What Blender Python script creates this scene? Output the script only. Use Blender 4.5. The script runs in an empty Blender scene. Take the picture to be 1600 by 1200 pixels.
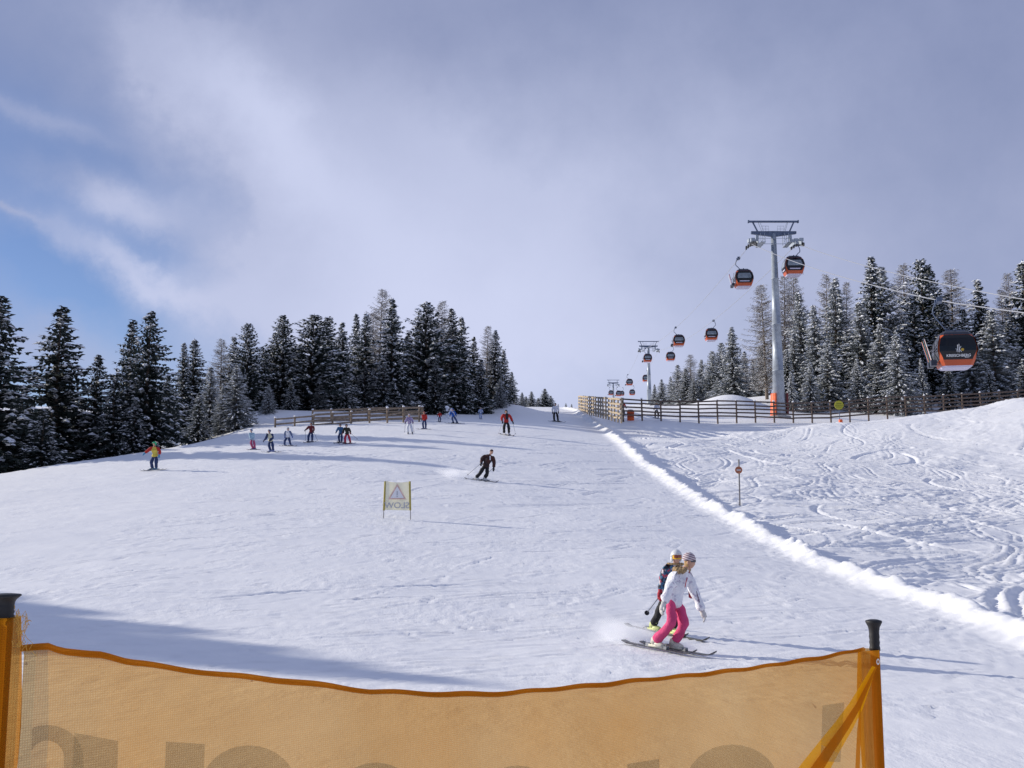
import bpy, bmesh, math, random
import numpy as np
from mathutils import Vector, Matrix, Quaternion
R = math.radians
rnd = random.Random(7)
sc = bpy.context.scene
col = sc.collection

# ------------------------------------------------------------------ camera
F = 1600.0                      # focal length in photo pixels (photo is 1600 px wide)
PITCH = math.atan(200 / F)
CAMZ = 1.6
cam = bpy.data.cameras.new("camera")
camo = bpy.data.objects.new("camera", cam)
col.objects.link(camo)
cam.sensor_width = 36; cam.lens = 36 * F / 1600
cam.clip_start = 0.05; cam.clip_end = 6000
camo.location = (0, 0, CAMZ)
camo.rotation_euler = (math.pi / 2 + PITCH, 0, 0)
sc.camera = camo
sc.view_settings.view_transform = 'Standard'
sc.view_settings.look = 'None'
sc.view_settings.exposure = 0.0
sc.view_settings.gamma = 1.0
sc.cycles.use_denoising = True
sc.cycles.max_bounces = 6
sc.cycles.volume_bounces = 6
sc.cycles.transparent_max_bounces = 12

# ------------------------------------------------------------------ sun
SUN_AZ = R(-72)                 # measured from +Y towards +X
SUN_EL = R(20)
sd = Vector((math.sin(SUN_AZ) * math.cos(SUN_EL), math.cos(SUN_AZ) * math.cos(SUN_EL), math.sin(SUN_EL)))
sl = bpy.data.lights.new("sun", 'SUN')
sl.energy = 4.8; sl.angle = R(0.55); sl.color = (1.0, 0.925, 0.81)
so = bpy.data.objects.new("sun", sl); col.objects.link(so)
so.rotation_euler = sd.to_track_quat('Z', 'Y').to_euler()
so.location = (-30, 10, 30)

# ------------------------------------------------------------------ world: sky with thin cloud
world = bpy.data.worlds.new("World"); sc.world = world
world.use_nodes = True
nt = world.node_tree; nt.nodes.clear()
def N(t, tree=None, **kw):
    n = (tree or nt).nodes.new(t)
    for k, v in kw.items(): setattr(n, k, v)
    return n
def setin(tree, sock, v):
    if isinstance(v, bpy.types.NodeSocket): tree.links.new(v, sock)
    else: sock.default_value = v
def M(op, a, b=0.0, c=0.0, tree=None, clamp=False):
    tree = tree or nt
    n = tree.nodes.new('ShaderNodeMath'); n.operation = op; n.use_clamp = clamp
    setin(tree, n.inputs[0], a); setin(tree, n.inputs[1], b); setin(tree, n.inputs[2], c)
    return n.outputs[0]
def build_world():
    out = N('ShaderNodeOutputWorld'); bg = N('ShaderNodeBackground')
    bg.inputs[1].default_value = 0.1
    nt.links.new(bg.outputs[0], out.inputs[0])
    sky = N('ShaderNodeTexSky'); sky.sky_type = 'NISHITA'; sky.sun_disc = False
    sky.sun_elevation = SUN_EL; sky.sun_rotation = SUN_AZ
    sky.altitude = 1700; sky.air_density = 1.0; sky.dust_density = 0.4; sky.ozone_density = 2.5
    tc = N('ShaderNodeTexCoord')
    sep = N('ShaderNodeSeparateXYZ'); nt.links.new(tc.outputs['Generated'], sep.inputs[0])
    az = M('MULTIPLY', M('ARCTAN2', sep.outputs[0], sep.outputs[1]), 57.2958)
    el = M('MULTIPLY', M('ARCSINE', sep.outputs[2]), 57.2958)
    # a little turbulence so that the cloud edges are ragged
    w1 = N('ShaderNodeTexNoise'); w1.inputs['Scale'].default_value = 3.2; w1.inputs['Detail'].default_value = 8; w1.inputs['Roughness'].default_value = 0.62
    nt.links.new(tc.outputs['Generated'], w1.inputs[0])
    cs = N('ShaderNodeSeparateColor'); nt.links.new(w1.outputs['Color'], cs.inputs[0])
    azw = M('ADD', az, M('MULTIPLY', M('SUBTRACT', cs.outputs[0], 0.5), 15))
    elw = M('ADD', el, M('MULTIPLY', M('SUBTRACT', cs.outputs[1], 0.5), 10))
    def pix(px, py):
        v = (600 - py) / F; u = (px - 800) / F
        y = math.cos(PITCH) - v * math.sin(PITCH); z = math.sin(PITCH) + v * math.cos(PITCH)
        return math.degrees(math.atan2(u, y)), math.degrees(math.asin(z / math.sqrt(u * u + y * y + z * z)))
    def blob(px, py, rx, ry, amp, ang=0):
        a0, e0 = pix(px, py)
        rx /= 27.9; ry /= 27.9
        c, s = math.cos(R(ang)), math.sin(R(ang))
        da = M('SUBTRACT', azw, a0); de = M('SUBTRACT', elw, e0)
        p = M('DIVIDE', M('ADD', M('MULTIPLY', da, c), M('MULTIPLY', de, s)), rx)
        q = M('DIVIDE', M('SUBTRACT', M('MULTIPLY', de, c), M('MULTIPLY', da, s)), ry)
        d = M('ADD', M('MULTIPLY', p, p), M('MULTIPLY', q, q))
        return M('MULTIPLY', M('POWER', 2.718, M('MULTIPLY', d, -1.0)), amp)
    def total(l):
        t = l[0]
        for b in l[1:]: t = M('ADD', t, b)
        return t
    # cover: thin veil to the right and overhead, gaps of blue to the left
    veil = N('ShaderNodeMapRange'); veil.interpolation_type = 'SMOOTHSTEP'
    setin(nt, veil.inputs[0], M('ADD', azw, M('MULTIPLY', el, 0.1)))
    veil.inputs[1].default_value = -19; veil.inputs[2].default_value = -5
    veil.inputs[3].default_value = 0.24; veil.inputs[4].default_value = 0.9
    cover = total([veil.outputs[0],
        blob(300, 100, 120, 55, .45, -25), blob(430, 190, 150, 80, .3, -45), blob(430, 330, 150, 90, .35, -50), blob(560, 430, 260, 110, .4),
        blob(60, 185, 110, 18, .35, -8), blob(300, 190, 110, 90, .38, -40), blob(190, 325, 110, 30, .6, -15), blob(250, 430, 150, 24, .6, -14), blob(90, 560, 160, 40, .5), blob(20, 365, 60, 10, .45, -8),
        blob(60, 10, 420, 110, .5), blob(150, 480, 100, 40, -.3), blob(250, 400, 70, 22, -.28, -20), blob(60, 430, 90, 35, -.2), blob(620, 320, 200, 90, .3, -35)])
    n2 = N('ShaderNodeTexNoise'); n2.inputs['Scale'].default_value = 9; n2.inputs['Detail'].default_value = 9; n2.inputs['Roughness'].default_value = 0.6
    nt.links.new(tc.outputs['Generated'], n2.inputs[0])
    cover = M('ADD', cover, M('MULTIPLY', M('SUBTRACT', n2.outputs[0], 0.5), 0.35))
    cover = M('MINIMUM', M('MAXIMUM', cover, 0.03), 0.97)
    # how bright the cloud is: lighter where it is thin and low towards the middle
    bright = total([blob(730, 580, 480, 300, .52), blob(520, 330, 330, 150, .22, -35), blob(300, 110, 150, 60, .30, -25), blob(430, 230, 140, 70, .22, -50), blob(700, 210, 200, 90, .16, -20), blob(1050, 260, 260, 110, .13, 15),
                    blob(240, 430, 150, 40, .3, -14), blob(190, 330, 90, 40, .26), blob(40, 180, 120, 30, .15), blob(850, 0, 500, 120, -.18), blob(1520, 40, 420, 260, -.2), blob(0, 0, 300, 160, -.12), blob(1000, 500, 400, 200, .1)])
    n3 = N('ShaderNodeTexNoise'); n3.inputs['Scale'].default_value = 4.5; n3.inputs['Detail'].default_value = 7; n3.inputs['Roughness'].default_value = 0.55
    nt.links.new(tc.outputs['Generated'], n3.inputs[0])
    bright = M('ADD', bright, M('MULTIPLY', M('SUBTRACT', n3.outputs[0], 0.5), 0.28))
    bright = M('MINIMUM', M('MAXIMUM', M('ADD', bright, 0.36), 0.0), 1.0)
    ramp = N('ShaderNodeMix'); ramp.data_type = 'RGBA'
    nt.links.new(bright, ramp.inputs['Factor'])
    ramp.inputs[6].default_value = (2.2, 2.65, 4.5, 1)
    ramp.inputs[7].default_value = (6.3, 6.75, 8.9, 1)
    blue = N('ShaderNodeMix'); blue.data_type = 'RGBA'; blue.blend_type = 'MULTIPLY'; blue.inputs['Factor'].default_value = 1
    nt.links.new(sky.outputs[0], blue.inputs[6]); blue.inputs[7].default_value = (.95, .92, 1.08, 1)
    mix = N('ShaderNodeMix'); mix.data_type = 'RGBA'
    nt.links.new(cover, mix.inputs['Factor']); nt.links.new(blue.outputs[2], mix.inputs[6]); nt.links.new(ramp.outputs[2], mix.inputs[7])
    nt.links.new(mix.outputs[2], bg.inputs[0])
build_world()
world.cycles.sampling_method = 'MANUAL'; world.cycles.sample_map_resolution = 512

# ------------------------------------------------------------------ helpers
def ray(px, py):
    u = (px - 800) / F; v = (600 - py) / F
    return u, math.cos(PITCH) - v * math.sin(PITCH), math.sin(PITCH) + v * math.cos(PITCH)
def P(px, py, D):
    u, y, z = ray(px, py)
    return Vector((u * D / y, D, CAMZ + z * D / y))
def tag(o, label=None, cat=None, group=None, kind=None):
    if label: o['label'] = label
    if cat: o['category'] = cat
    if group: o['group'] = group
    if kind: o['kind'] = kind
    return o
def empty(name, loc=(0, 0, 0), rz=0):
    o = bpy.data.objects.new(name, None); col.objects.link(o)
    o.location = loc; o.rotation_euler = (0, 0, rz); o.empty_display_size = 0.2
    return o
def mesh_obj(name, me, parent=None, loc=None):
    o = bpy.data.objects.new(name, me); col.objects.link(o)
    if parent is not None: o.parent = parent
    if loc is not None: o.location = loc
    return o
class MB:
    def __init__(s): s.v = []; s.f = []; s.m = []
    def add(s, vs, fs, mi=0):
        b = len(s.v); s.v += [tuple(p) for p in vs]; s.f += [tuple(i + b for i in f) for f in fs]; s.m += [mi] * len(fs)
    def box(s, c, d, mi=0, rot=None):
        hx, hy, hz = d[0] / 2, d[1] / 2, d[2] / 2
        vs = [Vector((x, y, z)) for x in (-hx, hx) for y in (-hy, hy) for z in (-hz, hz)]
        if rot is not None: vs = [rot @ v for v in vs]
        c = Vector(c); vs = [v + c for v in vs]
        s.add(vs, [(0, 1, 3, 2), (4, 6, 7, 5), (0, 4, 5, 1), (2, 3, 7, 6), (0, 2, 6, 4), (1, 5, 7, 3)], mi)
    def bar(s, a, b, w, h, mi=0, up=(0, 0, 1)):
        a = Vector(a); b = Vector(b); d = b - a; L = d.length; d.normalize()
        side = d.cross(Vector(up))
        if side.length < 1e-4: side = d.cross(Vector((0, 1, 0)))
        side.normalize(); u = side.cross(d)
        vs = []
        for p in (a, b):
            for sx, sz in ((-1, -1), (1, -1), (1, 1), (-1, 1)): vs.append(p + side * sx * w / 2 + u * sz * h / 2)
        s.add(vs, [(0, 1, 2, 3), (7, 6, 5, 4), (0, 4, 5, 1), (1, 5, 6, 2), (2, 6, 7, 3), (3, 7, 4, 0)], mi)
    def tube(s, pts, rad, n=8, mi=0, cap=True):
        pts = [Vector(p) for p in pts]
        if not hasattr(rad, '__len__'): rad = [rad] * len(pts)
        vs = []; fs = []
        ref = None
        for i, p in enumerate(pts):
            t = (pts[min(i + 1, len(pts) - 1)] - pts[max(i - 1, 0)]).normalized()
            if ref is None: ref = t.cross(Vector((0.13, 0.21, 1)) if abs(t.z) < .95 else Vector((0, 1, 0.1))).normalized()
            sd_ = (ref - t * ref.dot(t)).normalized(); ref = sd_
            u = t.cross(sd_)
            for k in range(n):
                a = 2 * math.pi * k / n
                vs.append(p + (sd_ * math.cos(a) + u * math.sin(a)) * rad[i])
        for i in range(len(pts) - 1):
            for k in range(n):
                fs.append((i * n + k, i * n + (k + 1) % n, (i + 1) * n + (k + 1) % n, (i + 1) * n + k))
        if cap:
            fs.append(tuple(range(n))[::-1]); fs.append(tuple((len(pts) - 1) * n + k for k in range(n)))
        s.add(vs, fs, mi)
    def lathe(s, c, prof, n=20, mi=0, sx=1, sy=1):
        c = Vector(c); vs = []; fs = []
        for r, z in prof:
            for k in range(n):
                a = 2 * math.pi * k / n
                vs.append(c + Vector((r * math.cos(a) * sx, r * math.sin(a) * sy, z)))
        for i in range(len(prof) - 1):
            for k in range(n): fs.append((i * n + k, i * n + (k + 1) % n, (i + 1) * n + (k + 1) % n, (i + 1) * n + k))
        fs.append(tuple(range(n))[::-1]); fs.append(tuple((len(prof) - 1) * n + k for k in range(n)))
        s.add(vs, fs, mi)
    def ball(s, c, r, mi=0, n=10, m=7, fn=None, rot=None):
        c = Vector(c)
        if not hasattr(r, '__len__'): r = (r, r, r)
        vs = []; fs = []
        for i in range(m + 1):
            th = math.pi * i / m
            for k in range(n):
                a = 2 * math.pi * k / n
                d = Vector((math.sin(th) * math.cos(a), math.sin(th) * math.sin(a), math.cos(th)))
                p = Vector((d.x * r[0], d.y * r[1], d.z * r[2]))
                if fn: p = fn(d, p)
                if rot is not None: p = rot @ p
                vs.append(c + p)
        for i in range(m):
            for k in range(n): fs.append((i * n + k, (i + 1) * n + k, (i + 1) * n + (k + 1) % n, i * n + (k + 1) % n))
        s.add(vs, fs, mi)
    def build(s, name, mats, parent=None, smooth=False, loc=None):
        me = bpy.data.meshes.new(name)
        me.from_pydata(s.v, [], s.f)
        if not isinstance(mats, (list, tuple)): mats = [mats]
        for m in mats: me.materials.append(m)
        me.polygons.foreach_set('material_index', s.m)
        if smooth: me.polygons.foreach_set('use_smooth', [True] * len(s.f))
        me.update()
        return mesh_obj(name, me, parent, loc)

_mc = {}
def mat(name, c, rough=0.7, metal=0.0, var=0.15, scale=6.0, bump=0.0, bscale=40.0, spec=0.4, c2=None):
    if name in _mc: return _mc[name]
    m = bpy.data.materials.new(name); m.use_nodes = True; t = m.node_tree
    b = t.nodes['Principled BSDF']
    b.inputs['Roughness'].default_value = rough; b.inputs['Metallic'].default_value = metal
    b.inputs['Specular IOR Level'].default_value = spec
    tc = t.nodes.new('ShaderNodeTexCoord')
    n = t.nodes.new('ShaderNodeTexNoise'); n.inputs['Scale'].default_value = scale; n.inputs['Detail'].default_value = 5
    t.links.new(tc.outputs['Object'], n.inputs[0])
    mx = t.nodes.new('ShaderNodeMix'); mx.data_type = 'RGBA'
    rp = t.nodes.new('ShaderNodeMapRange'); rp.inputs[1].default_value = .35; rp.inputs[2].default_value = .65
    t.links.new(n.outputs[0], rp.inputs[0]); t.links.new(rp.outputs[0], mx.inputs['Factor'])
    a = c2 if c2 else tuple(x * (1 - var) for x in c)
    mx.inputs[6].default_value = (*a, 1); mx.inputs[7].default_value = (*[min(1, x * (1 + (0 if c2 else var))) for x in c], 1)
    t.links.new(mx.outputs[2], b.inputs['Base Color'])
    if bump:
        n2 = t.nodes.new('ShaderNodeTexNoise'); n2.inputs['Scale'].default_value = bscale; n2.inputs['Detail'].default_value = 4
        t.links.new(tc.outputs['Object'], n2.inputs[0])
        bp = t.nodes.new('ShaderNodeBump'); bp.inputs['Strength'].default_value = bump; bp.inputs['Distance'].default_value = .03
        t.links.new(n2.outputs[0], bp.inputs['Height']); t.links.new(bp.outputs[0], b.inputs['Normal'])
    _mc[name] = m
    return m

# ------------------------------------------------------------------ noise
def _h(ix, iy, seed):
    n = (ix.astype(np.int64) * 374761393 + iy.astype(np.int64) * 668265263 + seed * 1442695041) & 0x7fffffff
    n = ((n ^ (n >> 13)) * 1274126177) & 0x7fffffff
    return ((n ^ (n >> 16)) & 0xffff) / 65535.0
def vn(x, y, seed=0):
    x = np.asarray(x, float); y = np.asarray(y, float)
    ix = np.floor(x); iy = np.floor(y); fx = x - ix; fy = y - iy
    fx = fx * fx * fx * (fx * (fx * 6 - 15) + 10); fy = fy * fy * fy * (fy * (fy * 6 - 15) + 10)
    a = _h(ix, iy, seed); b = _h(ix + 1, iy, seed); c = _h(ix, iy + 1, seed); d = _h(ix + 1, iy + 1, seed)
    return (a + (b - a) * fx) * (1 - fy) + (c + (d - c) * fx) * fy - 0.5
def fbm(x, y, seed=0, o=4, g=.5):
    t = 0; a = 1
    for i in range(o):
        t = t + a * vn(x * 2 ** i + 17.3 * i, y * 2 ** i - 9.1 * i, seed + i); a *= g
    return t
def sst(a, b, x):
    t = np.clip((x - a) / (b - a), 0, 1); return t * t * (3 - 2 * t)

# ------------------------------------------------------------------ terrain
# slope profile: photo row at which the ground of the run shows at a given distance
_pr = [(-40, None, -1.3), (0, None, -1.6), (5, None, -1.72), (10, None, -2.0), (17, 1008, 0), (25, 903, 0), (33, 841, 0), (40, 802, 0), (52, 748, 0), (62, 716, 0), (78, 679, 0),
       (90, 666, 0), (100, 657, 0), (112, 650, 0), (135, 641, 0), (150, 636.5, 0), (170, 637, 0), (220, 639, 0), (300, 641, 0), (500, 645, 0), (900, 655, 0), (1800, 690, 0)]
_py = []; _pz = []
for D, yy, z in _pr:
    _py.append(D); _pz.append(CAMZ + z if yy is None else P(800, yy, D).z)
_fy = np.concatenate([np.arange(-40, 200, 1.0), np.arange(200, 1800, 10)])
_fz = np.interp(_fy, _py, _pz)
k = np.exp(-np.linspace(-2, 2, 11) ** 2); k /= k.sum()
_m = _fy < 200
_s = np.convolve(np.pad(_fz[_m], 5, mode='edge'), k, 'valid')
_fz[_m] = _s; 
def profile(y): return np.interp(y, _fy, _fz)
_cy = [-60, 20, 40, 50, 58, 62, 66, 70, 78, 84, 90, 97]
_cx = [-60, -60, -52, -40, -29, -26, -23.5, -22, -20.5, -21, -24, -40]
def berm_x(y): return np.interp(y, [0, 19, 25, 33, 41, 53, 70, 84, 92, 100, 130, 150], [10.4, 9.7, 9.5, 9.4, 9.2, 8.8, 8.45, 8.4, 8.9, 8.6, 8.2, 6.5]) + .18 * vn(y * .35, y * 0 + 3, 5) + .10 * vn(y * 1.1, y * 0, 6)
def ground(x, y):
    x = np.asarray(x, float); y = np.asarray(y, float)
    z = profile(y)
    near = 1 - sst(95, 130, y)
    xl = np.clip(x, -40, 10); gn = .5 + .5 * sst(18, 50, y)
    g = -0.060 * xl - 0.0026 * xl * xl
    z = z + g * near * np.where(x > 0, gn, .75 + .25 * gn)
    # left crest: land falls away into the wood
    d = np.interp(y, _cy, _cx) - x
    dd = np.where(d > 0, np.minimum(d, 14), 0)
    z = z - (0.26 * dd - 0.09 * np.minimum(dd, 1)) * (1 - sst(88, 97, y)) * (dd > 0)
    # snow mound behind the left fence
    z = z + 1.15 * np.exp(-((x + 23.5) / 5.0) ** 2 - ((y - 95) / 3.0) ** 2) + .6 * np.exp(-((x + 16) / 6.0) ** 2 - ((y - 97) / 2.5) ** 2)
    # right of the berm: soft hollow, then the bank that hides the fence foot
    w = sst(9.5, 14, x)
    z = z - w * near * (0.35 * sst(12, 24, x) * (1 - sst(30, 44, x)))
    lift = np.interp(x, [16, 20, 25, 29, 36, 44, 52, 62, 80], [0, .30, .85, 1.4, 2.25, 3.35, 4.2, 4.6, 4.8])
    z = z + lift * np.exp(-((y - 88) / np.where(y < 88, 13.0, 7.5)) ** 2)
    z = z + w * .35 * np.exp(-((y - (87 + .02 * (x - 20))) / 2.2) ** 2) * (.6 + 1.2 * vn(x * .3, y * 0, 9))
    # spoil heap beyond the right fence, small rise far left of the ridge
    z = z + 2.0 * np.exp(-((x - 28) / 4.5) ** 2 - ((y - 130) / 5) ** 2) + sst(20, 60, x) * sst(115, 180, y) * 3.5
    z = z + 1.0 * np.exp(-((x + .5) / 3.5) ** 2 - ((y - 122) / 4) ** 2)
    # gentle swells
    z = z + .16 * fbm(x * .09, y * .09, 21, 2) * sst(14, 30, y) * (1 + 2.5 * w)
    return z
def gz(x, y): return float(ground(np.array([x]), np.array([y]))[0])
def hit(px, py, d0=4.0, d1=700):
    D = np.concatenate([np.arange(d0, 60, .05), np.arange(60, d1, .2)])
    u, y, z = ray(px, py)
    zz = CAMZ + z * D / y - ground(u * D / y, D)
    i = np.where(zz < 0)[0]
    D0 = D[i[0]] if len(i) else d1
    return Vector((u * D0 / y, D0, gz(u * D0 / y, D0)))

def axis(parts):
    out = []
    for a, b, s in parts: out += list(np.arange(a, b, s))
    return np.array(out)
def geo(a, b, s, q):
    o = []; x = a
    while x < b: o.append(x); x += s; s *= q
    o.append(b); return o
def build_ground():
    xl = [-v for v in geo(30, 1500, .5, 1.13)][::-1]
    xs = np.concatenate([xl, np.arange(-29.75, -12, .22), np.arange(-12, 12, .10), np.arange(12, 30, .12), np.arange(30, 48, .2), geo(48, 1500, .4, 1.13)])
    ys = np.concatenate([np.arange(-40, 4, .8), np.arange(4, 12, .16), np.arange(12, 24, .07), np.arange(24, 60, .11), np.arange(60, 100, .17), np.arange(100, 150, .5), geo(150, 1790, 1, 1.08)])
    X, Y = np.meshgrid(xs, ys)
    Z = ground(X, Y)
    bx = berm_x(Y)
    T = np.zeros_like(Z)
    rr = np.random.RandomState(11)
    def carve(pts, w, depth, rim, kx, ky):
        nonlocal T
        ix = np.searchsorted(xs, pts[:, 0]); iy = np.searchsorted(ys, pts[:, 1])
        ox, oy = np.meshgrid(np.arange(-kx, kx + 1), np.arange(-ky, ky + 1))
        IX = np.clip(ix[:, None] + ox.ravel()[None], 0, len(xs) - 1); IY = np.clip(iy[:, None] + oy.ravel()[None], 0, len(ys) - 1)
        dist = np.hypot(xs[IX] - pts[:, 0][:, None], ys[IY] - pts[:, 1][:, None])
        flat = (IY * len(xs) + IX).ravel()
        buf = carve.buf; buf[flat] = 9
        np.minimum.at(buf, flat, dist.ravel())
        uq = np.unique(flat); d = buf[uq]
        pr = -depth * np.exp(-(d / w) ** 2) + rim * np.exp(-((d - 1.7 * w) / (.6 * w)) ** 2)
        pr[d > 3.2 * w] = 0
        Tf = T.ravel(); cur = Tf[uq]
        Tf[uq] = np.where(pr < 0, np.minimum(cur, cur * .4 + pr), np.maximum(cur, cur * .5 + pr))
    carve.buf = np.full(Z.size, 9.0)
    def path(x, y, h, L, curv, seed, step=.07):
        n = int(L / step); t = np.arange(n) * step
        hh = h + np.cumsum(curv(t)) * step + .25 * vn(t * .12, t * 0 + seed, 77)
        return np.stack([x + np.cumsum(np.cos(hh)) * step, y + np.cumsum(np.sin(hh)) * step], 1)
    # ski tracks in the ungroomed snow
    def add(p, w, depth, rim, two, lo=9.9):
        bxp = berm_x(p[:, 1]) + 1.1
        ok = (p[:, 0] > np.maximum(bxp, lo)) & (p[:, 1] > 12) & (p[:, 1] < 96) & (p[:, 0] < 60)
        if two:
            d = np.gradient(p, axis=0); d /= np.linalg.norm(d, axis=1)[:, None] + 1e-9
            nrm = np.stack([-d[:, 1], d[:, 0]], 1) * two
            for s in (-1, 1):
                q = (p + nrm * s)[ok]
                if len(q) > 8: carve(q, w, depth, rim, 4, 4)
        elif ok.sum() > 8: carve(p[ok], w, depth, rim, 5, 5)
    for i in range(190):                       # sweeping traverses
        x = rr.uniform(14, 58); y = rr.uniform(24, 92)
        h = R(rr.uniform(185, 240) if rr.rand() < .72 else rr.uniform(290, 345)); c0 = rr.uniform(-.05, .05)
        add(path(x, y, h, rr.uniform(14, 45), lambda t, c0=c0: c0 + 0 * t, i), rr.uniform(.08, .13), rr.uniform(.09, .15), .05, rr.choice([.15, .22]))
    for i in range(80):                        # linked turns down the fall line
        x = rr.uniform(11, 46); y = rr.uniform(50, 93); A = rr.uniform(.14, .34); om = rr.uniform(.25, .55); ph = rr.uniform(0, 6)
        add(path(x, y, R(rr.uniform(240, 285)), rr.uniform(15, 45), lambda t, A=A, om=om, ph=ph: A * np.cos(om * t + ph), i + 90), rr.uniform(.06, .10), rr.uniform(.05, .09), .04, rr.choice([0, .15, .2]))
    for i in range(60):                        # wider slashed arcs
        x = rr.uniform(12, 44); y = rr.uniform(28, 82); c0 = rr.choice([-1, 1]) * rr.uniform(.06, .2)
        add(path(x, y, R(rr.uniform(150, 300)), rr.uniform(5, 12), lambda t, c0=c0: c0 + 0 * t, i + 190), rr.uniform(.11, .19), rr.uniform(.06, .10), .05, 0)
    # the groomed run: shallow skidded arcs
    def addp(p, w, depth, rim):
        ok = (p[:, 0] < berm_x(p[:, 1]) - .9) & (p[:, 0] > -30) & (p[:, 1] > 11)
        if ok.sum() > 6: carve(p[ok], w, depth, rim, 4, 5)
    for i in range(520):
        y = 12 + 75 * rr.rand() ** 1.3; x = rr.uniform(-.55 * y, 9); c0 = rr.choice([-1, 1]) * rr.uniform(.0, .07)
        p = path(x, y, R(rr.uniform(178, 250)), rr.uniform(1.5, 7), lambda t, c0=c0: c0 + 0 * t, i + 300)
        s_ = .7 + y / 110
        addp(p, rr.uniform(.04, .09) * s_, rr.uniform(.010, .030) * s_, .010 * s_)
        if rr.rand() < .3: addp(p + np.array([.14, .2]) * s_, .06 * s_, .014 * s_, .006)
    for i in range(260):
        y = 13 + 62 * rr.rand() ** 1.15; x = rr.uniform(-.55 * y, 9); c0 = rr.choice([-1, 1]) * rr.uniform(.0, .09)
        p = path(x, y, R(rr.uniform(198, 246)), rr.uniform(1.5, 6.5), lambda t, c0=c0: c0 + 0 * t, i + 2500)
        q = .8 + y / 90; addp(p, rr.uniform(.04, .07) * q, rr.uniform(.024, .048) * q, .022 * q)
        if rr.rand() < .4: addp(p + np.array([.16, -.24]), .045 * q, .034 * q, .016)
    for i in range(2000):                      # short scratches and chips from turning edges
        y = 12 + 50 * rr.rand() ** 1.2; x = rr.uniform(-.55 * y, 9); h = R(rr.uniform(190, 290)); L = rr.uniform(.2, 1.1)
        p = path(x, y, h, L, lambda t: .3 + 0 * t, i + 900)
        addp(p, rr.uniform(.03, .06) * (.7 + y / 80), rr.uniform(.014, .034), .018)
    right = sst(0, 1.0, X - bx)
    bumps = .17 * fbm(X * .30, Y * .30, 31, 3) * sst(-.3, .35, fbm(X * .11, Y * .07, 41, 2) + .05) + .03 * fbm(X * 1.5, Y * 1.5, 32, 3)
    rough = sst(.02, .38, fbm(X * .2, Y * .13, 43, 2))
    bumps = bumps + rough * .11 * np.abs(fbm(X * 1.9, Y * 1.7, 44, 4, .6))
    fade = 1 - sst(94, 104, Y)
    Z = Z + right * fade * bumps + T * np.where(X > bx, 1.0, 1.0)
    pst = (1 - right)
    Z = Z + pst * sst(5, 12, Y) * (.035 * fbm(X * .5 + .35 * Y, Y * .8, 51, 2) + .022 * fbm(X * 1.6 + 1.2 * Y, Y * 2.1, 52, 3) * sst(-.2, .3, fbm(X * .15, Y * .15, 53, 2) + .05))
    # berm pushed up by the groomer
    hb = np.interp(Y, [0, 12, 25, 45, 70, 92, 150], [.30, .30, .32, .34, .34, .34, .3]) * (1 + .35 * vn(Y * .9, Y * 0 + 9, 61) + .3 * vn(Y * 2.7, Y * 0 + 9, 65))
    d = X - bx
    lump = .45 * fbm(X * 2.2, Y * 1.6, 62, 2) + .35 * fbm(X * 6, Y * 5, 64, 2)
    d = d + .16 * vn(Y * 1.7, Y * 0 + 4, 71) + .10 * vn(Y * 4.3, Y * 0 + 4, 72)
    prof = np.where(d < 0, np.exp(-(d / .46) ** 2), np.exp(-(d / .28) ** 2))
    Z = Z + hb * prof * (1 + .55 * lump) * (1 - sst(135, 150, Y))
    Z = Z + .10 * np.exp(-((d + .2) / 1.2) ** 2) * np.abs(fbm(X * 5, Y * 4, 63, 2)) * (1 - sst(60, 80, Y))
    Z = Z + sst(0, 400, np.abs(X) - 60) * 8
    nx, ny = len(xs), len(ys)
    V = np.stack([X.ravel(), Y.ravel(), Z.ravel()], 1).astype(np.float32)
    a = (np.arange(ny - 1)[:, None] * nx + np.arange(nx - 1)[None]).ravel()
    Fc = np.stack([a, a + 1, a + nx + 1, a + nx], 1).astype(np.int32)
    me = bpy.data.meshes.new("ground")
    me.vertices.add(len(V)); me.vertices.foreach_set('co', V.ravel())
    me.loops.add(Fc.size); me.loops.foreach_set('vertex_index', Fc.ravel())
    me.polygons.add(len(Fc)); me.polygons.foreach_set('loop_start', np.arange(0, Fc.size, 4, dtype=np.int32)); me.polygons.foreach_set('loop_total', np.full(len(Fc), 4, dtype=np.int32))
    me.polygons.foreach_set('use_smooth', np.ones(len(Fc), dtype=bool))
    me.update(calc_edges=True)
    o = mesh_obj("ground", me); o['kind'] = 'structure'
    print('ground verts', len(V), nx, ny)
    m = bpy.data.materials.new("snow"); m.use_nodes = True; t = m.node_tree
    b = t.nodes['Principled BSDF']; b.inputs['Roughness'].default_value = .55; b.inputs['Specular IOR Level'].default_value = .25
    tc = t.nodes.new('ShaderNodeTexCoord')
    def noise(scale, det, vec=None, rough=.6):
        n = t.nodes.new('ShaderNodeTexNoise'); n.inputs['Scale'].default_value = scale; n.inputs['Detail'].default_value = det; n.inputs['Roughness'].default_value = rough
        t.links.new(vec or tc.outputs['Object'], n.inputs[0]); return n.outputs[0]
    mp = t.nodes.new('ShaderNodeMapping'); mp.inputs['Rotation'].default_value = (0, 0, R(38)); mp.inputs['Scale'].default_value = (1, .42, 1)
    t.links.new(tc.outputs['Object'], mp.inputs[0])
    mp2 = t.nodes.new('ShaderNodeMapping'); mp2.inputs['Rotation'].default_value = (0, 0, R(-25)); mp2.inputs['Scale'].default_value = (1, .35, 1)
    t.links.new(tc.outputs['Object'], mp2.inputs[0])
    msk = noise(.35, 3)
    a1 = noise(4.0, 6, mp.outputs[0], .58); a2 = noise(2.6, 6, mp2.outputs[0], .58); fine = noise(30, 5); g = noise(2.0, 4)
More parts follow.
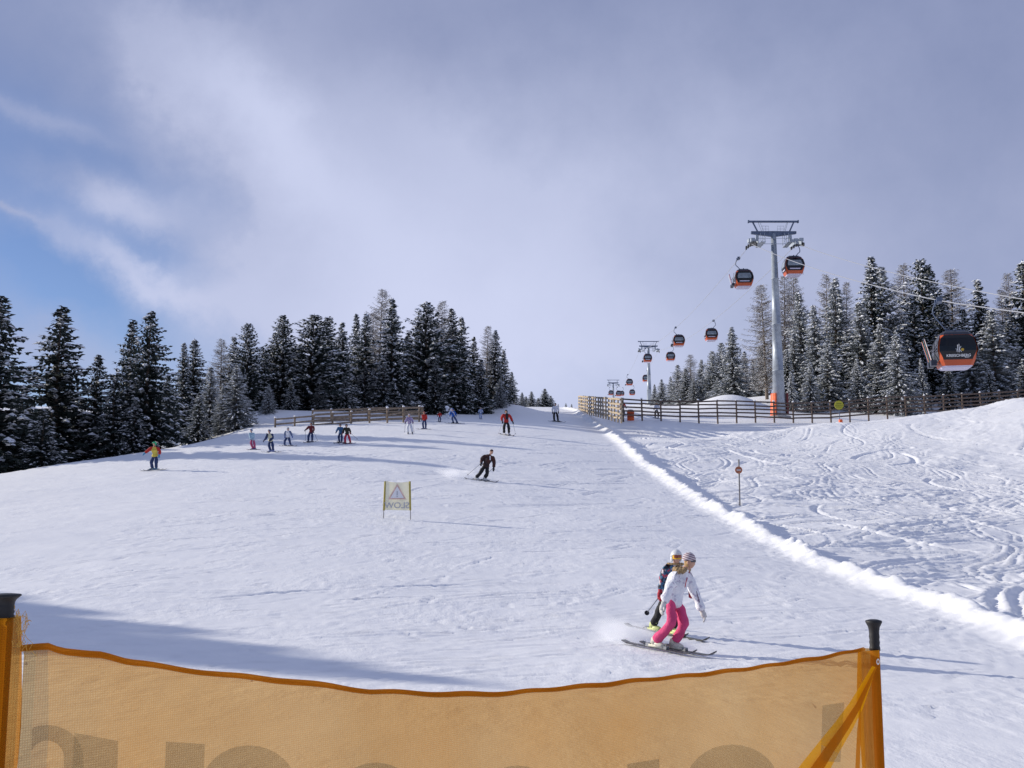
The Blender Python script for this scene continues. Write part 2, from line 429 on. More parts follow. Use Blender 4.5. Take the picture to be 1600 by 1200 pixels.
    mr = t.nodes.new('ShaderNodeMapRange'); mr.inputs[1].default_value = .4; mr.inputs[2].default_value = .6; t.links.new(msk, mr.inputs[0])
    hsum = M('ADD', M('MULTIPLY', a1, M('ADD', M('MULTIPLY', mr.outputs[0], .042, tree=t), .006, tree=t), tree=t), M('MULTIPLY', a2, .018, tree=t), tree=t)
    hsum = M('ADD', hsum, M('MULTIPLY', fine, .004, tree=t), tree=t)
    bp = t.nodes.new('ShaderNodeBump'); bp.inputs['Strength'].default_value = 1; bp.inputs['Distance'].default_value = .55
    t.links.new(hsum, bp.inputs['Height']); t.links.new(bp.outputs[0], b.inputs['Normal'])
    mx = t.nodes.new('ShaderNodeMix'); mx.data_type = 'RGBA'; t.links.new(g, mx.inputs['Factor'])
    mx.inputs[6].default_value = (.86, .87, .89, 1); mx.inputs[7].default_value = (.91, .915, .93, 1)
    t.links.new(mx.outputs[2], b.inputs['Base Color'])
    me.materials.append(m)
    return o
build_ground()
SNOW = mat("snow_lump", (.88, .89, .93), .6, var=.03, bump=.4, bscale=9)

# ------------------------------------------------------------------ trees
def needle_mat(name, c, c2):
    return mat(name, c, .75, c2=c2, scale=1.3, spec=.15)
NG1 = needle_mat("needles_dark", (.064, .080, .074), (.027, .038, .037))
NG2 = needle_mat("needles_frosted", (.33, .35, .36), (.11, .125, .125))
BARK = mat("bark", (.13, .10, .08), .9, var=.3, scale=5, bump=.5)
LBARK = mat("larch_bark", (.20, .16, .13), .9, var=.25, scale=3)
LTW = mat("larch_twig", (.17, .145, .125), .9, var=.25, scale=1.5)
TSNOW = mat("branch_snow", (.86, .88, .92), .6, var=.04, scale=3)
H0 = 12.0
def make_conifer(seed, rmax=2.6, shape='spruce', snow=.5, needles=None, dens=1.0, lo=.04):
    r = random.Random(seed); V = []; Fs = []; Mi = []
    def quad(a, b, c, d, m):
        n = len(V); V.extend((a, b, c, d)); Fs.append((n, n + 1, n + 2, n + 3)); Mi.append(m)
    def dome(c, rx, ry, h, dirv):
        n = len(V); k = 6
        sx, sy = dirv; 
        for i in range(k):
            a = 2 * math.pi * i / k + r.random() * .6; q = r.uniform(.7, 1.15)
            ax = math.cos(a) * rx * q; ay = math.sin(a) * ry * q
            V.append((c[0] + sx * ax - sy * ay, c[1] + sy * ax + sx * ay, c[2] - abs(ax) * .35 - .03))
        V.append((c[0] + r.uniform(-.03, .03), c[1] + r.uniform(-.03, .03), c[2] + h))
        for i in range(k): Fs.append((n + i, n + (i + 1) % k, n + k)); Mi.append(1)
    z = lo * H0
    while z < H0 * .985:
        t = z / H0
        if shape == 'spruce': L0 = 1.34 * rmax * (1 - t) ** .95 * (1 - .25 * max(0, .18 - t) / .18) * (1 + .10 * math.sin(t * 37 + seed * 2)) + .06
        elif shape == 'pine': L0 = 1.25 * rmax * min(1, (1 - t) * 1.75 + .03) ** .85 * (.75 + .25 * min(1, t * 4)) * (1 + .18 * math.sin(t * 21 + seed))
        else: L0 = rmax * (1 - t) ** .95 + .08
        nb = max(4, int((6.0 + 5.5 * (1 - t)) * dens))
        a0 = r.random() * 6.28
        for j in range(nb):
            if r.random() < .07: continue
            a = a0 + 6.283 * j / nb + r.uniform(-.3, .3)
            L = L0 * r.uniform(.60, 1.16) * (1.3 if r.random() < .08 else 1)
            cx, cy = math.cos(a), math.sin(a)
            up = .55 * t + (-.05 if shape == 'spruce' else .15) + r.uniform(-.06, .06)
            dr = (.62 - .35 * t) * r.uniform(.7, 1.25) if shape == 'spruce' else .25 * r.uniform(.3, 1.3)
            st = .22
            n = max(2, int(L / st)); zz0 = z + r.uniform(-.12, .12)
            def ax(s): return (cx * L * s, cy * L * s, zz0 + L * (up * s - dr * s * s + (.12 * s ** 6)))
            for i in range(n):
                s = (i + .6) / n
                p = ax(s)
                w = (.44 * (1 - .55 * s) + .13) * (.55 + .45 * (1 - t)) * r.uniform(.8, 1.25)
                for sg in (-1, 1):
                    if r.random() < .10: continue
                    da = a + sg * r.uniform(.55, 1.2); dx, dy = math.cos(da), math.sin(da)
                    ln = w * r.uniform(.8, 1.35); dz = -ln * r.uniform(.05, .55)
                    wx, wy = -dy * w * .30, dx * w * .30
                    q = r.uniform(-.03, .03)
                    quad((p[0], p[1], p[2] + q), (p[0] + dx * ln * .5 + wx, p[1] + dy * ln * .5 + wy, p[2] + dz * .4 - .03), (p[0] + dx * ln, p[1] + dy * ln, p[2] + dz), (p[0] + dx * ln * .5 - wx, p[1] + dy * ln * .5 - wy, p[2] + dz * .45 + .03), 0)
                if r.random() < .75:      # hanging twig
                    ln = w * r.uniform(.5, 1.0); wx, wy = cx * w * .3, cy * w * .3
                    ox, oy = r.uniform(-.06, .06), r.uniform(-.06, .06)
                    quad((p[0] - wx, p[1] - wy, p[2] + .02), (p[0] + ox, p[1] + oy, p[2] - ln), (p[0] + wx + ox, p[1] + wy + oy, p[2] - ln * .5), (p[0] + wx, p[1] + wy, p[2] + .02), 0)
                if s > .25 and r.random() < 1.15 * snow * (.4 + .6 * s) * (.55 + .45 * min(1, t * 2.2)):
                    rx = .15 * r.uniform(.5, 1.5); dome((p[0] + r.uniform(-.09, .09), p[1] + r.uniform(-.09, .09), p[2] + .03), rx * 1.9, rx * .62, rx * .38, (math.cos(a), math.sin(a)))
            tip = ax(1.0); w = .11
            quad(ax(.88), (tip[0] - cy * w, tip[1] + cx * w, tip[2] - .05), (tip[0] + cx * .16, tip[1] + cy * .16, tip[2] + .02), (tip[0] + cy * w, tip[1] - cx * w, tip[2] + .03), 0)
        z += H0 * (.024 if shape != 'pine' else .027) * r.uniform(.8, 1.25) * (.75 + .5 * (1 - t)) / dens ** .5
    # leader
    for k_ in range(5):
        a = k_ * 1.26; quad((0, 0, H0 * .955), (math.cos(a) * .07, math.sin(a) * .07, H0 * .97), (0, 0, H0), (-math.sin(a) * .05, math.cos(a) * .05, H0 * .97), 0)
    if snow > .3: dome((0, 0, H0 * .985), .08, .07, .1, (1, 0))
    me = bpy.data.meshes.new("crown"); me.from_pydata(V, [], Fs)
    me.materials.append(needles); me.materials.append(TSNOW); me.polygons.foreach_set('material_index', Mi); me.update()
    tb = MB(); tb.tube([(0, 0, -1.0), (0, 0, 1), (.03, .02, H0 * .5), (0, 0, H0 * .96)], [.24, .2, .12, .02], 8)
    to = tb.build("trunk", BARK, smooth=True); tm = to.data; bpy.data.objects.remove(to)
    return me, tm
def make_larch(seed, rmax=2.2, frost=.35):
    r = random.Random(seed); V = []; Fs = []; Mi = []
    def tri(a, b, w, m):
        n = len(V); dx, dy, dz = b[0] - a[0], b[1] - a[1], b[2] - a[2]
        l = math.sqrt(dx * dx + dy * dy) + 1e-6; q = r.random() * 3.14
        ox, oy, oz = -dy / l * w * math.cos(q), dx / l * w * math.cos(q), w * math.sin(q)
        V.extend(((a[0] - ox, a[1] - oy, a[2] - oz), (a[0] + ox, a[1] + oy, a[2] + oz), b)); Fs.append((n, n + 1, n + 2)); Mi.append(m)
    z = H0 * .10
    while z < H0 * .98:
        t = z / H0
        L0 = 1.35 * rmax * min(1, 1.25 * (1 - t) ** .8) * min(1, .5 + t * 2) + .1
        for j in range(6):
            a = r.random() * 6.283; L = L0 * r.uniform(.5, 1.15); cx, cy = math.cos(a), math.sin(a)
            up = r.uniform(-.15, .2) + .5 * t; n = max(3, int(L / .16)); pv = (0, 0, z)
            for i in range(1, n + 1):
                s = i / n; p = (cx * L * s + r.uniform(-.02, .02), cy * L * s + r.uniform(-.02, .02), z + L * (up * s - .25 * s * s + .18 * s ** 4))
                tri(pv, p, .030 * (1.15 - s), 0)
                for sg in (-1, 1, 0):
                    da = a + sg * r.uniform(.5, 1.2) + r.uniform(-.2, .2); ln = r.uniform(.18, .5) * (1.15 - .5 * s)
                    e = (p[0] + math.cos(da) * ln, p[1] + math.sin(da) * ln, p[2] + ln * r.uniform(-.6, .35))
                    tri(p, e, r.uniform(.012, .024), 1 if r.random() < frost else 0)
                    if r.random() < .6:
                        e2 = (e[0] + r.uniform(-.12, .12), e[1] + r.uniform(-.12, .12), e[2] + r.uniform(-.2, .1)); m_ = ((p[0] + e[0]) / 2, (p[1] + e[1]) / 2, (p[2] + e[2]) / 2)
                        tri(m_, e2, .014, 1 if r.random() < frost else 0)
                pv = p
        z += H0 * .013 * r.uniform(.7, 1.3)
    me = bpy.data.meshes.new("crown"); me.from_pydata(V, [], Fs)
    me.materials.append(LTW); me.materials.append(TSNOW); me.polygons.foreach_set('material_index', Mi); me.update()
    tb = MB(); tb.tube([(0, 0, -1.0), (0, 0, 1), (.05, .02, H0 * .5), (0, 0, H0 * .99)], [.2, .17, .10, .012], 8)
    to = tb.build("trunk", LBARK, smooth=True); tm = to.data; bpy.data.objects.remove(to)
    return me, tm
protos = {
    'sd': [make_conifer(s, rm, 'spruce', .42, NG1) for s, rm in ((1, 2.7), (2, 2.35), (3, 2.9))],        # dark spruce, little snow
    'sm': [make_conifer(s, rm, 'spruce', .72, NG1) for s, rm in ((4, 2.5), (5, 2.2), (6, 2.8), (24, 2.1), (25, 3.0))],        # spruce with snow
    'pm': [make_conifer(s, rm, 'pine', .66, NG1, 1.0) for s, rm in ((7, 1.9), (8, 1.7), (28, 2.0))],               # rounded pine
    'sf': [make_conifer(s, rm, 'spruce', .80, NG2) for s, rm in ((9, 2.6), (10, 2.3), (11, 2.9), (26, 2.1), (27, 2.7))],       # frosted spruce
    'pf': [make_conifer(s, rm, 'pine', .8, NG2) for s, rm in ((12, 1.9), (13, 1.7))],
    'lc': [make_larch(s, rm, .3) for s, rm in ((14, 2.1), (15, 1.8), (16, 2.3))]}
KINDN = {'sd': ('spruce_tree', 'dark spruce'), 'sm': ('spruce_tree', 'snow-dusted spruce'), 'pm': ('pine_tree', 'round-topped pine with snow'),
         'sf': ('spruce_tree', 'frost-white spruce'), 'pf': ('pine_tree', 'blunt-topped frosty pine'), 'lc': ('larch_tree', 'bare twiggy larch')}
ORD = ['first', 'second', 'third', 'fourth', 'fifth', 'sixth', 'seventh', 'eighth', 'ninth', 'tenth', 'eleventh', 'twelfth', 'thirteenth', 'fourteenth', 'fifteenth', 'sixteenth', 'seventeenth', 'eighteenth',
       'nineteenth', 'twentieth', 'twenty-first', 'twenty-second', 'twenty-third', 'twenty-fourth', 'twenty-fifth', 'twenty-sixth', 'twenty-seventh', 'twenty-eighth', 'twenty-ninth', 'thirtieth']
_cnt = {}
def tree(px, top, D, kind, label, group, wide=1.0):
    pr = protos[kind]; i = _cnt.get(kind, 0); _cnt[kind] = i + 1
    cm, tm = pr[i % len(pr)]
    p = P(px, top, D); z0 = gz(p.x, p.y) - .15
    H = p.z - z0; s = H / H0
    root = empty(KINDN[kind][0], (p.x, p.y, z0), rnd.uniform(0, 6.28))
    w = wide * s * rnd.uniform(1.18, 1.48) * (.88 if kind[0] == 'l' else 1)
    root.scale = (w, w, s); root.rotation_euler.x = R(rnd.uniform(-1.6, 1.6)); root.rotation_euler.y = R(rnd.uniform(-1.6, 1.6))
    mesh_obj("trunk", tm, root); mesh_obj("crown", cm, root)
    tag(root, label, 'tree', group)
    return root
def cluster(rows, place, group):
    """rows: (px, top, D, kind, wide, own label or None); label falls back to kind + place + order from the left"""
    by = {}
    for r_ in sorted(rows, key=lambda q: q[0]):
        k_ = KINDN[r_[3]][1]
        if r_[5] is None:
            by[k_] = by.get(k_, 0) + 1
            lab = f"{k_} {place}, {ORD[by[k_] - 1]} from the left"
        else: lab = r_[5]
        tree(r_[0], r_[1], r_[2], r_[3], lab, group, r_[4])
n_ = None
cluster([
    (2, 462, 66, 'sd', 1.25, "big dark spruce cut by the left edge of the view"),
    (95, 477, 74, 'sd', 1.05, "tall dark spruce standing apart with blue sky on both sides"),
    (152, 552, 76, 'sd', .85, "small dark spruce low between two taller dark spruces"),
    (204, 499, 78, 'sd', .95, "dark spruce leaning close against the taller spruce on its right"),
    (236, 484, 76, 'sd', .95, "tall ragged dark spruce above the skier in the green helmet"),
    (40, 600, 70, 'sd', 1.1, None), (125, 610, 80, 'sm', 1.1, None), (180, 590, 74, 'sd', 1.0, None), (70, 640, 66, 'sd', 1.2, None), (212, 620, 74, 'sm', 1.1, None), (-60, 480, 66, 'sd', 1.1, "dark spruce just outside the left edge of the view")],
    "low in the dark wood at far left", "dark spruces at the far left of the run")
cluster([
    (262, 585, 92, 'sm', 1, n_), (290, 535, 94, 'sm', .8, n_), (306, 528, 96, 'sm', .8, n_), (330, 572, 90, 'sf', 1, n_), (350, 528, 98, 'lc', .9, n_), (366, 524, 100, 'sm', .8, n_),
    (389, 504, 96, 'pm', 1.0, n_), (372, 570, 88, 'sf', .95, n_), (410, 548, 100, 'sm', .9, n_), (425, 520, 104, 'sm', .8, n_), (443, 492, 100, 'pm', 1.1, n_), (487, 489, 101, 'pm', 1.2, "stout round-topped pine above the left end of the fence"),
    (465, 540, 104, 'sm', 1.0, n_), (515, 495, 106, 'pm', 1, n_), (538, 502, 104, 'sm', .9, n_), (556, 489, 110, 'sm', .7, n_), (570, 487, 108, 'sm', .8, n_),
    (593, 450, 112, 'lc', .8, "tallest bare larch rising above the wood behind the left fence"), (582, 488, 116, 'lc', .8, n_), (617, 464, 108, 'sm', .95, "tallest dark spruce behind the right end of the left fence"),
    (600, 560, 106, 'sm', 1.1, n_), (637, 520, 112, 'sm', .9, n_), (652, 505, 112, 'pm', .8, n_), (668, 471, 112, 'pm', 1.05, n_), (688, 469, 114, 'lc', .8, "bare larch spire with a pale trunk right of the round pine"), (680, 560, 110, 'sm', 1.1, n_),
    (707, 480, 114, 'sd', .75, n_), (721, 494, 116, 'sm', .75, n_), (738, 526, 118, 'sd', .85, n_), (750, 560, 116, 'sm', .9, n_), (760, 508, 122, 'lc', .8, "slim bare larch near the right end of the left wood"), (771, 516, 122, 'sm', .8, n_),
    (787, 548, 124, 'sm', .9, n_), (780, 592, 120, 'sf', .9, n_), (798, 580, 128, 'sm', .8, "low spruce closing the right end of the left wood"), (500, 590, 100, 'sf', 1.0, n_), (540, 585, 103, 'sm', 1.1, n_), (640, 595, 108, 'sf', .9, n_),
    (715, 590, 114, 'sm', 1.1, n_), (420, 600, 94, 'sf', .9, n_), (350, 600, 88, 'sf', .9, n_), (455, 595, 97, 'sm', 1.0, n_), (312, 612, 86, 'sm', 1.0, n_), (395, 590, 97, 'sf', 1.0, n_), (570, 570, 106, 'sd', 1.2, n_), (660, 565, 116, 'sd', 1.2, n_), (735, 575, 120, 'sd', 1.1, n_)],
    "in the wood left of the run", "trees of the wood behind the left fence")
cluster([(815, 613, 300, 'sf', 1.3, n_), (822, 619, 310, 'sf', 1.6, n_), (831, 611, 305, 'sf', 1.3, n_), (841, 622, 320, 'sf', 2, n_), (851, 607, 300, 'sm', 1.5, "darkest and tallest of the small far spruces above the ridge"), (860, 618, 310, 'sf', 1.6, n_),
         (884, 630, 500, 'sf', 1, n_), (893, 631, 520, 'sf', 1, n_), (872, 631, 520, 'sf', 1, n_)],
        "far beyond the ridge of the run", "small far trees over the ridge")
cluster([
    (1022, 600, 240, 'sf', 1, n_), (1034, 592, 235, 'sf', 1, n_), (1048, 588, 225, 'sf', 1, n_), (1060, 570, 215, 'pf', 1, n_), (1078, 553, 210, 'lc', 1, n_), (1072, 575, 205, 'sf', 1.1, n_), (1094, 561, 205, 'sf', .9, n_), (1112, 549, 200, 'pf', 1, n_), (1127, 535, 198, 'pf', 1, n_),
    (1143, 511, 185, 'sf', 1.0, "pointed frost-white spruce standing forward left of the big pylon"), (1161, 548, 195, 'sf', .9, n_), (1150, 575, 190, 'sf', 1, n_), (1176, 560, 185, 'sf', .9, n_), (1188, 540, 180, 'pf', .9, n_), (1085, 590, 200, 'sf', 1.1, n_), (1120, 590, 190, 'sf', 1.1, n_)],
    "in the pale group left of the big pylon", "frosted trees left of the big pylon")
cluster([
    (1193, 442, 160, 'lc', .8, n_), (1222, 428, 158, 'lc', .75, n_), (1236, 430, 162, 'lc', .7, n_), (1251, 455, 148, 'sf', .75, n_), (1240, 520, 140, 'sf', .9, n_), (1228, 545, 136, 'sm', .7, n_),
    (1287, 426, 150, 'lc', .7, n_), (1275, 475, 138, 'sf', .85, n_), (1302, 434, 140, 'sf', 1.0, n_), (1318, 440, 156, 'lc', .7, n_), (1290, 530, 130, 'sf', 1.0, n_), (1357, 403, 142, 'sm', .85, "tall narrow spruce touched by the lower rope, dark tip"),
    (1342, 470, 134, 'sf', .9, n_), (1376, 417, 146, 'pf', .9, n_), (1372, 505, 130, 'sf', 1.0, n_), (1406, 410, 158, 'lc', .8, n_), (1400, 515, 122, 'sf', .8, "small brilliant white spruce standing before the dark right wood"), (1425, 460, 140, 'sm', .9, n_),
    (1440, 403, 148, 'pm', .85, n_), (1453, 415, 150, 'sm', .8, n_), (1481, 419, 154, 'lc', .9, "broad bare larch just behind and above the nearest cabin"), (1470, 470, 140, 'sm', .95, n_), (1500, 480, 138, 'sm', .9, n_), (1529, 435, 144, 'sm', .75, "slim pointed spruce right of the nearest cabin"),
    (1515, 520, 132, 'sf', .9, n_), (1548, 482, 132, 'sf', .95, n_), (1562, 450, 150, 'lc', .8, n_), (1577, 424, 156, 'lc', .75, n_), (1597, 406, 140, 'sm', 1.0, "tall spruce cut by the right edge of the view"), (1575, 500, 134, 'sm', .9, n_), (1440, 560, 126, 'sf', .8, n_),
    (1340, 560, 126, 'sf', .9, n_), (1265, 565, 128, 'sf', .9, n_), (1480, 570, 126, 'sm', 1, n_), (1545, 570, 126, 'sm', .9, n_), (1598, 560, 126, 'sm', .9, n_), (1320, 520, 136, 'sm', 1.1, n_), (1420, 530, 134, 'sm', 1.1, n_), (1235, 580, 128, 'sf', .7, n_), (1370, 580, 124, 'sm', .9, n_), (1640, 430, 140, 'sm', 1, "spruce just outside the right edge of the view")],
    "in the wood right of the big pylon", "trees of the wood behind the right fence")
def shadow_tree(px, py, H, k_, lab, wide=1.0):
    """spruce beyond the left edge of the view, placed so that its tip shades the snow shown at (px, py)"""
    q = hit(px, py); L = H / math.tan(SUN_EL)
    for _ in range(6):
        b_ = q + Vector((math.sin(SUN_AZ), math.cos(SUN_AZ), 0)) * L; L = (gz(b_.x, b_.y) + H - q.z) / math.tan(SUN_EL)
    root = empty('spruce_tree', (b_.x, b_.y, gz(b_.x, b_.y) - .2), px * .1); s = H / H0; root.scale = (s * wide, s * wide, s)
    cm, tm = protos[k_][int(px) % 2]; mesh_obj("trunk", tm, root); mesh_obj("crown", cm, root); tag(root, lab, 'tree', 'trees outside the view that shade the near snow')
for i_, (px, py, H, k_, wd) in enumerate(((830, 1080, 15, 'sd', 1.3), (700, 1056, 15, 'sm', 1.4), (570, 1030, 14, 'sm', 1.4), (420, 1000, 15, 'sd', 1.4), (250, 968, 14, 'sm', 1.4), (100, 942, 14, 'sd', 1.3))):
    shadow_tree(px, py, H, k_, ORD[i_] + " spruce of a grove outside the view, shading the snow near the net", wd)

# ------------------------------------------------------------------ wooden fences
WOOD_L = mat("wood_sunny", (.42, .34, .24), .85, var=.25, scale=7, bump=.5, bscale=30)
WOOD_D = mat("wood_weathered", (.13, .095, .075), .85, var=.3, scale=6, bump=.5, bscale=30)
WOOD_M = mat("wood_grey_brown", (.24, .185, .135), .85, var=.3, scale=6, bump=.5, bscale=30)
def fence(pts, height, nrail, spacing, m, label, group=None, cap=True, rail_h=.13, sink=.25, tilt=0.03, double=False, basez=None, post_w=.15, side=1):
    """pts: plan polyline (x,y[,z]); posts stand on the snow, rails run from post to post"""
    r = random.Random(len(label))
    root = empty("wooden_fence", (pts[0][0], pts[0][1], gz(pts[0][0], pts[0][1])))
    O = Vector(root.location); tag(root, label, 'fence', group)
    seg = []; L = 0; tot = sum((Vector(b[:2]) - Vector(a[:2])).length for a, b in zip(pts, pts[1:]))
    n = max(2, int(round(tot / spacing)) + 1)
    P_ = [Vector((p[0], p[1], p[2] if len(p) > 2 else gz(p[0], p[1]))) for p in pts]
    out = []
    for i in range(n):
        t = tot * i / (n - 1); acc = 0
        for a, b in zip(P_, P_[1:]):
            l = (b.xy - a.xy).length
            if t <= acc + l + 1e-6: out.append(a.lerp(b, (t - acc) / l)); break
            acc += l
    tops = []
    for i, b in enumerate(out):
        h = height + r.uniform(-.05, .08); tl = Vector((r.uniform(-tilt, tilt), r.uniform(-tilt, tilt), 0))
        mb = MB(); a0 = b - O - Vector((0, 0, sink)); a1 = b - O + Vector((0, 0, h)) + tl * h
        mb.tube([a0, a1], [post_w * .55, post_w * .5], 8)
        po = mb.build("post", m, root)
        if cap:
            cb = MB(); cb.ball(a1 + Vector((0, 0, .02)), (post_w * .75, post_w * .75, .09), 0, 8, 5); cb.build("snow_cap", SNOW, po, True)
    d = (out[-1] - out[0]); d.z = 0; d.normalize(); nrm = Vector((-d.y, d.x, 0))
    for k_ in range(nrail):
        for sgn in ((-1, 1) if double else (-side,)):
            mb = MB(); hh = height * (.12 + .86 * k_ / max(1, nrail - 1)) - .05
            for a, b in zip(out, out[1:]):
                ja = Vector((0, 0, r.uniform(-.06, .05))); jb = Vector((0, 0, r.uniform(-.06, .05)))
                e = (b - a).normalized() * .08
                off = nrm * sgn * (post_w * .5 + .045)
                mb.bar(a - O + Vector((0, 0, hh)) + off + ja - e, b - O + Vector((0, 0, hh)) + off * 1.04 + jb + e, .05, rail_h)
            mb.build("rail", m, root)
    return root
def line(px0, py0, D0, px1, py1, D1):
    a = P(px0, py0, D0); b = P(px1, py1, D1); return (a.x, a.y, a.z), (b.x, b.y, b.z)
# right: near leg along the run, then the long one across
A, B = line(971, 657, 90, 905, 641, 136)
fence([A, B], 1.95, 5, 2.6, WOOD_L, "pale sunlit rail fence running uphill along the run edge", 'wooden rail fences', double=True, cap=False, rail_h=.16)
fp = []
for px, py in ((974, 650), (1040, 653), (1140, 653), (1240, 656), (1300, 655), (1370, 648), (1450, 645), (1530, 641), (1600, 636), (1680, 628)):
    q = P(px, py, 108); fp.append((q.x, q.y, q.z))
fence(fp, 1.85, 5, 2.0, WOOD_D, "long dark rail fence across the slope before the big pylon", 'wooden rail fences', cap=True, rail_h=.155, sink=.9, post_w=.17)
# left: two rows
fp = []
for px, py, D in ((430, 672, 84), (480, 667, 85), (540, 661, 86), (600, 656.5, 87), (655, 652, 89)):
    q = P(px, py, D); fp.append((q.x, q.y, q.z))
fence(fp, .95, 3, 1.6, WOOD_M, "low front rail fence stepping downhill left of the run", 'wooden rail fences', sink=.4)
fp = []
for px, py, D in ((488, 660, 90), (540, 658, 91), (600, 656, 92), (660, 655, 93)):
    q = P(px, py, D); fp.append((q.x, q.y, q.z))
fence(fp, 1.1, 4, 1.75, WOOD_M, "taller back rail fence with snow-capped posts before the wood", 'wooden rail fences', rail_h=.16, sink=.6)
a = hit(318, 684); b = P(366, 681, a.y + .5)
fence([(a.x, a.y - .3, a.z), (b.x, b.y, gz(b.x, b.y))], .32, 2, 1.2, WOOD_M, "short sunken rail fence half buried at the far left", 'wooden rail fences', cap=False, rail_h=.09)

# ------------------------------------------------------------------ lift pylons
STEEL = mat("galvanised_steel", (.36, .40, .45), .5, .35, var=.12, scale=2.5)
STEEL_D = mat("dark_painted_steel", (.10, .13, .20), .5, .2, var=.15, scale=3)
RUB = mat("black_rubber", (.015, .015, .017), .55, var=.1, scale=20)
ORG = mat("orange_pad", (.80, .13, .03), .5, var=.12, scale=2.5, bump=.25, bscale=5)
DRED = mat("dark_red_pad", (.16, .03, .03), .6)
CONC = mat("concrete", (.32, .32, .32), .9, bump=.4)
GAUGE = 2.65
def pylon(px, top, D, label, detail, base=None):
    c = P(px, top, D); x, y = c.x, c.y; z0 = gz(x, y) if base is None else base; H = c.z - z0
    root = empty("lift_pylon", (x, y, z0)); tag(root, label, 'pylon', 'gondola lift pylons')
    zc = H - 1.55
    mb = MB()
    prof = [(.80, -.5), (.76, 0)]
    for i in range(1, 5):
        t = i / 4; r_ = .76 - .48 * t ** .8
        z = zc * t
        prof += [(r_ + .0, z)]
        if i < 4: prof += [(r_ + .07, z + .01), (r_ + .07, z + .09), (r_, z + .1)]
    mb.lathe((0, 0, 0), prof, 24); mb.build("mast", STEEL, root, True)
    mb = MB(); mb.lathe((0, 0, 0), [(1.3, -.6), (1.3, .15), (1.15, .22)], 16); mb.build("foundation", CONC, root)
    mb = MB()
    for s in (-1, 1):                                   # tapered wings of the crossbeam
        vs = [(0, -.22, zc - .35), (0, .22, zc - .35), (0, .22, zc + .28), (0, -.22, zc + .28), (s * 2.6, -.16, zc), (s * 2.6, .16, zc), (s * 2.6, .16, zc + .28), (s * 2.6, -.16, zc + .28)]
        mb.add(vs, [(0, 4, 5, 1), (1, 5, 6, 2), (2, 6, 7, 3), (3, 7, 4, 0), (4, 7, 6, 5)])
    mb.build("crossbeam", STEEL_D, root)
    mb = MB(); mb.bar((-2.9, 0, H - .1), (2.9, 0, H - .1), .2, .2)
    mb.box((-2.86, 0, H - .1), (.14, .32, .3)); mb.box((2.86, 0, H - .1), (.14, .32, .3)); mb.build("gantry_beam", STEEL_D, root)
    for s in (-1, 1):
        mb = MB(); mb.bar((s * 2.35, 0, H - .2), (s * 1.85, 0, zc + .28), .12, .16); mb.build("gantry_strut", STEEL_D, root)
        mb = MB(); mb.bar((s * 1.7, .1, H - .2), (s * 1.35, .1, zc + .28), .05, .05); mb.bar((s * 1.55, -.1, H - .2), (s * 1.15, -.1, zc + .28), .04, .04)
        if detail:
            for zz in (.35, .7): mb.bar((s * .5, .2, zc + .28 + zz), (s * 1.25, .2, zc + .28 + zz), .03, .03)
            for xx in (.5, .85, 1.25): mb.bar((s * xx, .2, zc + .28), (s * xx, .2, zc + 1.0), .03, .03)
        mb.build("railing", STEEL, root)
        # hanging frame, catwalk and sheave train
        mb = MB()
        for xx in (1.15, 1.6):
            mb.bar((s * xx, -.4, zc), (s * xx, -.5, zc - 1.25), .05, .06); mb.bar((s * xx, .4, zc), (s * xx, .5, zc - 1.25), .05, .06)
        mb.bar((s * 1.9, 0, zc), (s * 1.95, 0, zc - .9), .2, .3)
        mb.build("hanger_frame", STEEL, root)
        mb = MB(); mb.box((s * 1.55, -.1, zc - 1.30), (.55, 2.6, .06)); mb.box((s * 1.3, -.1, zc - .75), (.03, 2.6, .04)); mb.box((s * 1.3, -1.3, zc - 1.0), (.03, .03, .6)); mb.build("catwalk", STEEL, root)
        zr = zc - 1.05
        fr = MB()
        pts = [(s * GAUGE, 2.3, zr + .12), (s * GAUGE, 0, zr - .05), (s * GAUGE, -1.5, zr - .40), (s * GAUGE, -2.6, zr - .78)]
        for a_, b_ in zip(pts, pts[1:]):
            fr.bar((a_[0] - s * .22, a_[1], a_[2] + .05), (b_[0] - s * .22, b_[1], b_[2] + .05), .06, .34)
        fr.bar((s * 1.95, 0, zr + .25), (s * GAUGE, 0, zr + .2), .22, .3)
        fr.box((s * (GAUGE - .05), .5, zr + .35), (.5, .8, .4)); fr.box((s * (GAUGE + .1), -1.3, zr - .02), (.45, .6, .35))
        fo = fr.build("sheave_beam", STEEL, root)
        for i in range(8 if detail else 4):
            t = i / (7 if detail else 3) * 3
            j = min(2, int(t)); q = Vector(pts[j]).lerp(Vector(pts[j + 1]), t - j)
            wb = MB(); wb.tube([q + Vector((-.06, 0, -.12)), q + Vector((.06, 0, -.12))], .24, 12); wb.build("sheave_wheel", RUB, fo)
    mb = MB(); mb.bar((-1.9, -.35, zc - 1.27), (1.9, -.35, zc - 1.27), .05, .05); mb.bar((-1.9, -.35, zc - .62), (1.9, -.35, zc - .62), .04, .04); mb.build("cross_walk", STEEL, root)
    return Vector((x, y, z0)), H, root
PY1, PH1, py1 = pylon(1208, 345, 115, "largest lift pylon with orange pads at its foot", True)
PY2, PH2, py2 = pylon(1013, 533, 285, "middle lift pylon standing behind the fence corner", True)
PY3, PH3, py3 = pylon(958, 593.5, 490, "smallest and farthest lift pylon above the pale fence", False)
mb = MB()
for k_, (aa, rr_) in enumerate(((R(205), 1.05), (R(188), 1.05), (R(222), 1.05))):
    mb.box((math.cos(aa) * .84, math.sin(aa) * .84, 1.5), (.24, .30, 2.5), 0, Matrix.Rotation(aa, 3, 'Z') @ Matrix.Rotation(R(-3), 3, 'Y'))
mb.build("orange_pad", ORG, py1)
